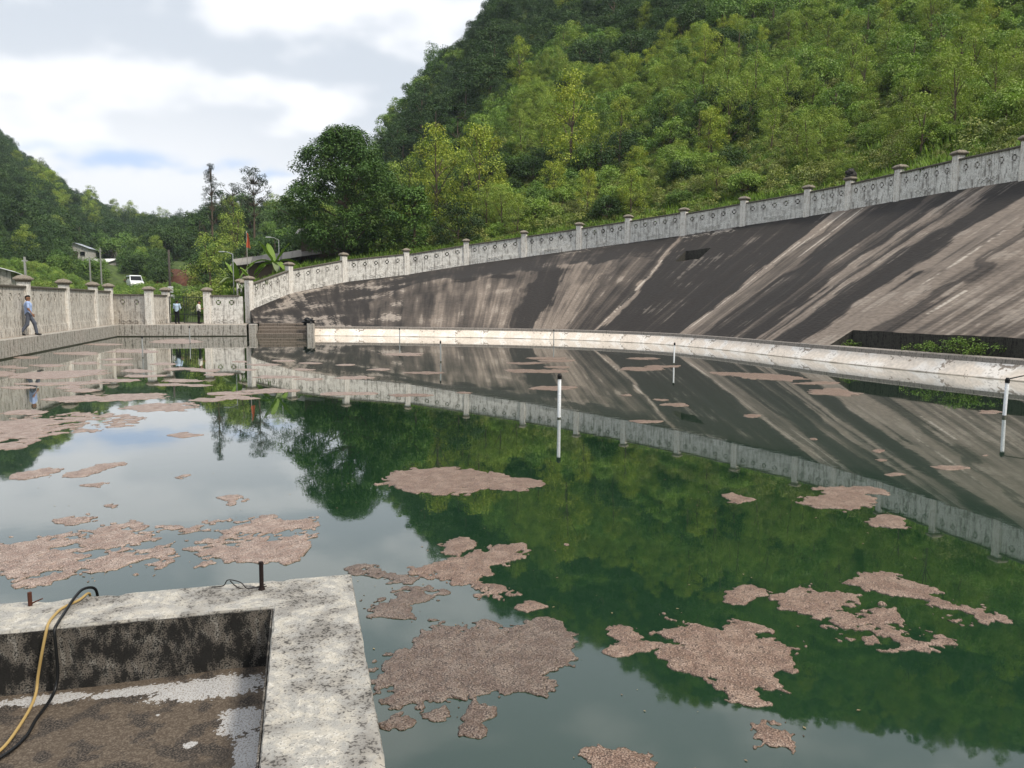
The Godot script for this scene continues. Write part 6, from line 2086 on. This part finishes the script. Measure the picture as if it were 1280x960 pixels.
func build_valley() -> void:
	rng.seed = 321
	build_van()
	house("plain grey gabled building just behind the left wall", V(-35.6, 0.7, 49.0), 0.45, Vector3(6.4, 2.2, 8.0), 1.0, Color(0.86, 0.84, 0.80), Color(0.42, 0.42, 0.42))
	house("building with a white roof at the far left behind the grey one", V(-46.5, ground_at(-46.5, 66), 66.0), 0.5, Vector3(7, 2.6, 9), 1.0, Color(0.8, 0.79, 0.77), Color(0.86, 0.87, 0.88))
	house("small pale house half hidden by trees up the valley", V(-92.0, ground_at(-92.0, 165.0), 165.0), 0.2, Vector3(5, 2.6, 5), 1.0, Color(0.95, 0.95, 0.95), Color(0.60, 0.62, 0.66))
	house("low house with a bright white roof above the van", V(-79.5, ground_at(-79.5, 151.0) - 0.4, 151.0), 1.2, Vector3(6, 2.2, 7), 0.9, Color(0.8, 0.8, 0.8), Color(0.88, 0.88, 0.86))
	house("second pale house right of the half hidden one", V(-89.0, ground_at(-89.0, 176.0), 176.0), 0.9, Vector3(6, 2.8, 7), 1.1, Color(0.9, 0.9, 0.9), Color(0.55, 0.57, 0.62))
	# hut with a weathered low roof behind the banana plants
	var hz := ground_at(-21.5, 71.0)
	var hut := thing("hut", "low hut with weathered grey sheet roof behind the banana plants", "hut", V(-21.6, hz, 71.5), 0.25)
	var st := tool()
	cbox(st, Transform3D(Basis.IDENTITY, Vector3(0, 0.3, 0)), Vector3(6.4, 2.4, 4.2))
	obj("walls", done(st), std(Color(0.36, 0.31, 0.26), 0.9), hut)
	for k in 9:
		for s in [-1.0, 1.0]:
			var o := obj("roof_sheet", boxm(Vector3(0.86, 0.03, 3.0), 0.0), std(Color(0.50, 0.48, 0.45) * rng.randf_range(0.8, 1.15), 0.8), hut)
			o.position = Vector3(-3.5 + k * 0.87, 1.75 + k * 0.14 + rng.randf_range(-0.02, 0.02), s * 1.42)
			o.rotation = Vector3(s * 0.26, 0, 0.158 + rng.randf_range(-0.012, 0.012))
	var shed := thing("shed", "small grey sheet-roofed shed under the big dark tree", "shed", V(-18.2, ground_at(-18.2, 73.0), 73.0), 0.2)
	obj("walls", boxm(Vector3(3.0, 4.4, 3.0), 0.0, Vector3(0, 0.9, 0)), std(Color(0.36, 0.31, 0.26), 0.9), shed)
	for k in 4:
		var o := obj("roof_sheet", boxm(Vector3(0.95, 0.03, 3.8), 0.0), std(Color(0.66, 0.64, 0.60) * rng.randf_range(0.85, 1.1), 0.8), shed)
		o.position = Vector3(-1.5 + k * 0.95, 3.22 + k * 0.12, 0.1)
		o.rotation = Vector3(0.2, 0, 0.12)
	# flag
	var fz := ground_at(-22.7, 67.0)
	var fl := thing("flag", "orange-red flag hanging from a thin pole behind the wall", "flag", V(-22.9, fz, 67.0))
	obj("flagpole", smooth_tube([Vector3(0, -0.3, 0), Vector3(0, 8.3 - fz, 0)], [0.035, 0.025], 6), std(Color(0.62, 0.6, 0.57), 0.6), fl)
	var pts := PackedVector3Array()
	for j in 12:
		for i in 6:
			var v := j / 11.0
			var u := i / 5.0
			pts.append(Vector3(0.03 + u * (0.08 + 0.27 * v) + 0.05 * sin(v * 5.0), 8.15 - fz - v * 1.25 - u * 0.1, 0.09 * sin(u * 7.0 + v * 2.0)))
	obj("cloth", grid_mesh(pts, PackedVector2Array(), 6, 12), std(Color(0.78, 0.40, 0.28), 0.8), fl)
	lamp_post("slim street lamp behind the corner posts", -21.8, 60.5, 4.2)
	lamp_post("street lamp beside the banana plants", -19.4, 64.5, 3.9)
	# utility pole with a meter box
	var up := thing("utility_pole", "dark utility pole carrying a white meter box beyond the gate", "utility pole", V(-33.2, ground_at(-33.2, 75.0), 75.0))
	obj("pole", smooth_tube([Vector3(0, -0.3, 0), Vector3(0, 5.3, 0)], [0.13, 0.09], 10), std(Color(0.30, 0.28, 0.26), 0.9), up)
	obj("meter_box", boxm(Vector3(0.42, 0.6, 0.3), 0.02, Vector3(0.12, 1.5, 0.2)), std(Color(0.8, 0.8, 0.8), 0.6), up)
	obj("meter_box", boxm(Vector3(0.28, 0.5, 0.25), 0.02, Vector3(0.3, 0.75, 0.2)), std(Color(0.74, 0.74, 0.74), 0.6), up)
	for q in [["white concrete post above the left wall", -44.0, 70.0, 4.0], ["thin white post left of the van", -54.5, 100.0, 5.5], ["thin white post nearest the van's left side", -56.8, 107.0, 6.0]]:
		var p := thing("concrete_post", q[0], "post", V(q[1], ground_at(q[1], q[2]), q[2]))
		obj("shaft", boxm(Vector3(0.16, q[3], 0.16), 0.02, Vector3(0, q[3] * 0.5 - 0.2, 0)), std(Color(0.55, 0.55, 0.53), 0.8), p)
		obj("crossarm", boxm(Vector3(0.5, 0.1, 0.1), 0.01, Vector3(0, q[3] - 0.55, 0.0)), std(Color(0.6, 0.6, 0.58), 0.8), p)
	# bare red soil with pale rocks on the slope beyond the gate
	var sp := PackedVector3Array()
	var n := 26
	var sn := noise(19, 0.16, 3)
	for j in n:
		for i in n:
			var u := i / float(n - 1) - 0.5
			var v := j / float(n - 1) - 0.5
			var x := -52.5 + u * 17.0 - v * 14.0
			var d := 128.0 + v * 30.0
			var edge_drop := maxf(0.0, sqrt(u * u + v * v) * 2.0 - 0.72 + sn.get_noise_2d(x * 4.0, d * 4.0) * 0.3)
			sp.append(V(x, ground_at(x, d) + 0.7 + sn.get_noise_2d(x, d) * 0.5 - edge_drop * 5.0, d))
	var soilm := std(Color(0.37, 0.245, 0.185), 1.0)
	var so := NoiseTexture2D.new()
	so.width = 256; so.height = 256; so.seamless = true; so.noise = noise(20, 0.03, 4)
	var ramp := Gradient.new()
	ramp.set_color(0, Color(0.75, 0.7, 0.65)); ramp.set_color(1, Color(1.15, 1.1, 1.05))
	so.color_ramp = ramp
	soilm.albedo_texture = so
	tri(soilm, Vector3(0.2, 0.2, 0.2))
	tag(obj("bare_soil", grid_mesh(sp, PackedVector2Array(), n, n), soilm), "patch of bare red earth on the rise beyond the gate", "soil", "", "structure")
	for q in [[-52.0, 126.0, 1.2], [-50.6, 127.5, 0.9], [-53.4, 129.0, 0.8], [-51.2, 131.0, 0.9]]:
		st = tool()
		for k in 7:
			var o := rdir() * 0.5
			cbox(st, Transform3D(Basis.from_euler(rdir() * 3.0), Vector3(o.x * q[2], 0.2 + o.y * q[2] * 0.5, o.z * q[2])), Vector3.ONE * q[2] * rng.randf_range(0.4, 0.9), 0.12)
		var rk := obj("rock", done(st), mats.rock)
		rk.position = V(q[0], ground_at(q[0], q[1]) + 1.1, q[1])
		tag(rk, "pale limestone boulder on the red earth beyond the gate", "rock", "boulders on the red earth")

# ------------------------------------------------------------------ trees and plants that stand out
func special_tree(called: String, label: String, x: float, d: float, base_y: float, build: Callable, leafc: Color, bark_r: float, trunk_top: float) -> void:
	var t := thing(called, label, "tree", V(x, base_y, d), 0.0)
	var L := Leaves.new()
	var limbs: Array = build.call(L)
	var st := tool()
	var pts := []
	var rad := []
	for k in 8:
		var f := k / 7.0
		pts.append(Vector3(sin(f * 3.0) * 0.25 * f, -0.4 + f * (trunk_top + 0.4), cos(f * 2.3) * 0.2 * f))
		rad.append(bark_r * (1.2 - 0.95 * f))
	tube(st, pts, rad, 9)
	for l in limbs:
		var fi := clampi(int((l.y - 0.25 * Vector2(l.x, l.z).length()) / trunk_top * 7.0), 1, 7)
		var from: Vector3 = pts[fi]
		tube(st, [from, from.lerp(l, 0.5) + Vector3(0, -0.1, 0), l], [bark_r * 0.38, bark_r * 0.22, bark_r * 0.06], 5)
	obj("trunk", done(st), mats.bark, t)
	obj("crown", L.mesh(), leaf_material(leafc), t)

func build_special_trees() -> void:
	rng.seed = 555
	# the big dark tree left of the hill
	special_tree("big_tree", "big dark green broadleaf tree behind the wall, left of the hill", -14.9, 69.0, ground_at(-14.9, 69.0), func(L: Leaves) -> Array:
		var limbs := []
		for k in 380:
			var y := rng.randf_range(1.1, 11.6)
			var f := (y - 1.1) / 10.5
			var wide := 5.7 * pow(sin(PI * clampf(0.16 + f * 0.80, 0, 1)), 0.75) * (1.0 - 0.25 * f)
			var a := rng.randf() * TAU
			var q := wide * sqrt(rng.randf_range(0.12, 1.0))
			var lobes := 1.0 + 0.18 * sin(a * 3.0 + y * 1.3)
			var c := Vector3(cos(a) * q * lobes, y, sin(a) * q * lobes)
			clump(L, c, rng.randf_range(0.55, 1.0), 135, 0.23, 0.5, 0.3)
			if k % 6 == 0: limbs.append(c)
		return limbs, Color(0.31, 0.42, 0.19), 0.28, 9.5)
	special_tree("bright_tree", "smaller bright-leaved tree right of the big dark tree", -8.9, 69.5, ground_at(-8.9, 69.5), func(L: Leaves) -> Array:
		var limbs := []
		for k in 70:
			var y := rng.randf_range(0.6, 5.9)
			var f := (y - 0.6) / 5.3
			var wide := 2.5 * pow(sin(PI * clampf(0.2 + f * 0.75, 0, 1)), 0.8) * (1.0 - 0.2 * f)
			var a := rng.randf() * TAU
			var q := wide * sqrt(rng.randf())
			var c := Vector3(cos(a) * q, y, sin(a) * q)
			clump(L, c, rng.randf_range(0.4, 0.7), 70, 0.26, 0.55, 0.3)
			if k % 6 == 0: limbs.append(c)
		return limbs, Color(0.38, 0.50, 0.22), 0.14, 4.5)
	special_tree("dark_bush_tree", "low dark round tree beside the bright-leaved one", -5.0, 69.5, ground_at(-5.0, 69.5), func(L: Leaves) -> Array:
		var limbs := []
		for k in 70:
			var y := rng.randf_range(0.3, 4.3)
			var wide := 2.6 * pow(sin(PI * clampf(0.25 + y / 4.3 * 0.7, 0, 1)), 0.7)
			var a := rng.randf() * TAU
			var q := wide * sqrt(rng.randf())
			var c := Vector3(cos(a) * q, y, sin(a) * q)
			clump(L, c, rng.randf_range(0.35, 0.6), 70, 0.2, 0.5, 0.2)
			if k % 6 == 0: limbs.append(c)
		return limbs, Color(0.22, 0.30, 0.14), 0.14, 3.2)
	# tall conifer against the sky: whorls of short boughs on a bare stem
	special_tree("tall_conifer", "tall slim conifer with gappy boughs against the sky", -50.2, 130.0, ground_at(-50.2, 130.0), func(L: Leaves) -> Array:
		var limbs := []
		for k in 30:
			var y := 4.4 + 12.3 * k / 29.0
			for m in 2:
				if rng.randf() < 0.15 and y < 13.0: continue
				var a := rng.randf() * TAU
				var reach := (0.5 + 2.2 * (1.0 - (y - 4.4) / 12.6)) * rng.randf_range(0.6, 1.1)
				if y > 8.0: reach = rng.randf_range(0.45, 1.0) * (0.3 + 1.75 * (16.9 - y) / 8.0)
				var c := Vector3(cos(a) * reach, y + 0.2, sin(a) * reach)
				clump(L, c, rng.randf_range(0.3, 0.5), 44, 0.26, 0.3, 0.1)
				clump(L, c * Vector3(0.6, 1, 0.6) - Vector3(0, 0.05, 0), 0.22, 16, 0.26, 0.3, 0.1)
				limbs.append(c)
		return limbs, Color(0.17, 0.23, 0.16), 0.2, 16.9)
	special_tree("tall_open_tree", "tall open-crowned tree against the sky left of the big dark tree", -43.2, 130.0, ground_at(-43.2, 130.0), func(L: Leaves) -> Array:
		var limbs := []
		for k in 64:
			var y := rng.randf_range(8.2, 14.9)
			var f := (y - 8.2) / 6.7
			var wide := 2.9 * sqrt(sin(PI * clampf(0.22 + f * 0.7, 0, 1)))
			var a := rng.randf() * TAU
			var q := wide * sqrt(rng.randf_range(0.2, 1.0))
			var c := Vector3(cos(a) * q, y, sin(a) * q)
			clump(L, c, rng.randf_range(0.35, 0.6), 34, 0.3, 0.4, 0.2)
			limbs.append(c)
		return limbs, Color(0.21, 0.27, 0.16), 0.2, 12.4)
	special_tree("sparse_tree", "thin sparse tree between the conifer and the open-crowned tree", -47.0, 131.0, ground_at(-47.0, 131.0), func(L: Leaves) -> Array:
		var limbs := []
		for k in 34:
			var y := rng.randf_range(6.0, 13.2)
			var a := rng.randf() * TAU
			var q := 2.3 * sqrt(rng.randf())
			var c := Vector3(cos(a) * q, y, sin(a) * q)
			clump(L, c, rng.randf_range(0.3, 0.55), 36, 0.3, 0.4, 0.2)
			limbs.append(c)
		return limbs, Color(0.22, 0.27, 0.15), 0.15, 11.0)
	# trees that stand out on the hillside
	var named := [
		["pale_tree", "tall pale yellow-green tree at the left foot of the hill", "pale", 0, 1, -8.6, 88.0, 4.2], ["pale_tree", "conical yellow-green tree with a thin pale trunk above the wall", "pale", 1, 1, -3.6, 84.0, 3.6],
		["pale_tree", "feathery light tree at the left edge of the pale group", "pale", 2, 2, -12.0, 88.0, 3.7], ["pale_tree", "broad yellow-green tree in the middle foot of the hill", "pale", 0, 1, 6.3, 86.0, 4.1],
		["pale_tree", "small yellow-green tree under the pair of dark round trees", "pale", 1, 1, 18.4, 74.0, 2.0],
		["dark_round_tree", "large dark round tree in the middle of the bright hillside", "round", 0, 0, 21.3, 82.0, 3.0], ["dark_round_tree", "dark oval tree right of the large dark round tree", "tiered", 1, 0, 23.0, 77.5, 1.9],
		["dark_round_tree", "dark round bush below the large dark round tree", "round", 2, 0, 18.7, 68.5, 1.75], ["dark_round_tree", "dark tree on the hillside further right, alone", "round", 1, 0, 27.5, 79.0, 1.9],
		["dark_round_tree", "dark round tree high on the hill's left half", "round", 2, 0, 8.1, 114.0, 2.6], ["dark_round_tree", "small dark bush low on the hill above the wall", "round", 0, 0, 14.8, 69.5, 1.5],
		["dark_round_tree", "dark tree beneath the broad yellow-green tree", "tiered", 0, 0, 9.4, 84.0, 2.2]]
	for q in named:
		place_tree(q[0], q[1], q[2], q[3], q[4], q[5], q[6], Vector3(q[7], q[7] * 1.05, q[7]))

func banana(label: String, x: float, d: float, sc: float, leaves: int, sd: int) -> void:
	rng.seed = sd
	var t := thing("banana_plant", label, "banana plant", V(x, ground_at(x, d), d), rng.randf() * 6.0, "banana plants behind the wall")
	obj("stem", smooth_tube([Vector3(0, -0.2, 0), Vector3(0.05, 1.2 * sc, 0), Vector3(0.02, 2.0 * sc, 0.04)], [0.16 * sc, 0.13 * sc, 0.08 * sc], 9), std(Color(0.38, 0.38, 0.2), 0.7), t)
	var lm := leaf_material(Color(0.42, 0.52, 0.20))
	var dull := leaf_material(Color(0.46, 0.50, 0.36))
	for k in leaves:
		var a := TAU * k / leaves + rng.randf_range(-0.3, 0.3)
		var young := k % 3 == 0
		var lift := rng.randf_range(1.1, 1.35) if young else rng.randf_range(0.35, 0.9)
		var ln := rng.randf_range(1.7, 2.4) * sc
		var wd := rng.randf_range(0.42, 0.58) * sc
		var dir := Vector3(cos(a), 0, sin(a))
		var side := Vector3(-sin(a), 0, cos(a))
		var pts := PackedVector3Array()
		var cols := PackedColorArray()
		var nl := 15
		for j in nl:
			var f := j / float(nl - 1)
			var bend := lift - f * f * (0.7 if young else 1.9)
			var p := Vector3(0, 1.9 * sc, 0) + dir * ln * f * cos(lift * 0.7) + Vector3.UP * ln * (sin(lift) * f - f * f * (0.18 if young else 0.75))
			var w: float = wd * pow(sin(PI * clampf(0.06 + f * 0.94, 0, 1)), 0.55) * (0.1 if j == 0 else 1.0)
			for i in 5:
				var u := i / 2.0 - 1.0
				var tear := rng.randf_range(-0.05, 0.05) * absf(u)
				pts.append(p + side * u * w * 0.5 + Vector3.UP * (absf(u) * 0.10 * sc - 0.05) + dir * tear)
				var v := rng.randf_range(0.85, 1.15) * (1.35 if i == 2 else 1.0)
				cols.append(Color(v, v, v))
		obj("leaf", grid_mesh(pts, PackedVector2Array(), 5, nl, null, cols), lm if young or rng.randf() < 0.5 else dull, t)

func build_plants() -> void:
	banana("tall banana plant with upright bright leaves right of the hut", -18.6, 60.6, 1.0, 9, 61)
	banana("banana plant with drooping leaves behind the corner posts", -22.0, 62.0, 0.95, 9, 62)
	banana("smaller banana plant between the corner posts and the hut", -20.2, 60.0, 0.75, 8, 63)
	# weeds in the recess at the foot of the slope
	rng.seed = 71
	for q in [[16.05, 0.04, 0.7], [16.3, 0.04, 0.85], [16.52, 0.04, 0.6], [15.8, 0.04, 0.45], [14.9, 0.03, 0.3]]:
		var p := world(slope_at(q[0], q[1]))
		p.y = 0.61
		var L := Leaves.new()
		var st := tool()
		for k in int(26 * q[2]):
			var tip := Vector3(rng.randf_range(-0.55, 0.55), rng.randf_range(0.15, 0.62) * q[2], rng.randf_range(-0.35, 0.35))
			tube(st, [Vector3(tip.x * 0.4, 0, tip.z * 0.4), tip], [0.006, 0.003], 3)
			clump(L, tip, 0.13, 16, 0.085, 0.5, 0.2)
		var t := thing("weed", "green weeds with small leaves growing in the black recess" if q[2] > 0.4 else "tiny weed at the left end of the black recess", "weeds", p, 0.0, "weeds in the recess" if q[2] > 0.4 else "")
		obj("stems", done(st), std(Color(0.3, 0.36, 0.16), 0.8), t)
		obj("leaves", L.mesh(), leaf_material(Color(0.40, 0.50, 0.20)), t)
	# grass and herbs along the top of the slope, behind the wall
	var tufts := []
	for v in 3:
		var L := Leaves.new()
		rng.seed = 80 + v
		for k in 46:
			var a := rng.randf() * TAU
			var q := 0.35 * sqrt(rng.randf())
			var at := Vector3(cos(a) * q, -0.05, sin(a) * q)
			var out := Vector3(cos(a), 0, sin(a)) * rng.randf_range(0.15, 0.6)
			var along := (Vector3.UP + out).normalized()
			var nrm := along.cross(Vector3(-sin(a), 0, cos(a))).normalized()
			var tone := rng.randf_range(0.75, 1.3)
			L.leaf(at, nrm, along, rng.randf_range(0.45, 1.0), 0.05, Color(tone, tone, tone))
		tufts.append(L.mesh())
	rng.seed = 90
	var places := [[], [], []]
	var gn := noise(92, 0.12, 2)
	for k in 9000:
		var az := rng.randf_range(-0.34, 0.70)
		var e := edge(az)
		var away := 0.55 + 16.0 * pow(rng.randf(), 1.7)
		var r := e.x + away
		var x := sin(az) * r
		var d := cos(az) * r
		if gn.get_noise_2d(x, d) + (0.25 if away < 6.0 else -0.05) < 0.0:
			continue
		places[k % 3].append([x, d, rng.randf_range(0.5, 1.25) * (1.0 if away > 2.0 else 0.75)])
	# verge by the gate and the road
	for k in 3500:
		var x := rng.randf_range(-48.0, -19.0)
		var d := rng.randf_range(57.5, 84.0)
		if absf(x / d + 0.415) < 0.016: continue
		places[k % 3].append([x, d, rng.randf_range(0.5, 1.3)])
	var grass := tag(Node3D.new(), "bright green grass and herbs behind the walls", "grass", "", "stuff") as Node3D
	grass.name = "grass"
	add_child(grass)
	for v in 3:
		var mm := MultiMesh.new()
		mm.transform_format = MultiMesh.TRANSFORM_3D
		mm.use_colors = true
		mm.mesh = tufts[v]
		mm.instance_count = places[v].size()
		for i in places[v].size():
			var q: Array = places[v][i]
			mm.set_instance_transform(i, Transform3D(Basis(Vector3.UP, rng.randf() * TAU).scaled(Vector3(q[2], q[2], q[2])), V(q[0], ground_at(q[0], q[1]), q[1])))
			var c := Color(0.46, 0.58, 0.20).lerp(Color(0.36, 0.47, 0.18), rng.randf()).srgb_to_linear()
			mm.set_instance_color(i, Color(c.r, c.g, c.b))
		var mi := MultiMeshInstance3D.new()
		mi.name = "blades"
		mi.multimesh = mm
		mi.material_override = mats.leaf_any
		grass.add_child(mi, true)
	# single bushes along the wall and by the gate
	var bushes := [["tall bright maize-like bush above the wall", 14.2, 61.5, 1.3, 1], ["rounded bush behind the wall at the foot of the hill", 3.0, 70.0, 1.4, 0], ["leafy bush right of the gate", -24.6, 66.0, 2.0, 1], ["bushy hedge plant behind the gate", -28.0, 68.0, 2.2, 0], ["light green bush left of the hut", -25.5, 63.0, 1.9, 2], ["green bush behind the gate wall", -31.5, 62.0, 1.5, 1], ["spreading bush above the left wall beside the grey building", -44.5, 66.0, 1.6, 0]]
	for q in bushes:
		place_tree("bush", q[0], "shrub", int(q[3] * 10) % 3, q[4], q[1], q[2], Vector3.ONE * q[3])

func _ready() -> void:
	rng.seed = 1
	build_camera_and_light()
	build_materials()
	print("materials ", Time.get_ticks_msec())
	prepare_terrain()
	build_terrain()
	build_basin()
	print("basin ", Time.get_ticks_msec())
	prepare_wall_pieces()
	build_walls()
	build_gate()
	build_steps()
	build_tank()
	print("walls ", Time.get_ticks_msec())
	prepare_foliage()
	build_forest()
	print("forest ", Time.get_ticks_msec())
	build_special_trees()
	build_valley()
	build_plants()
	print("plants ", Time.get_ticks_msec())
	build_scum()
	build_flecks()
	print("scum ", Time.get_ticks_msec())
	build_poles()
	build_tank_things()
	build_people()
	print("done ", Time.get_ticks_msec())
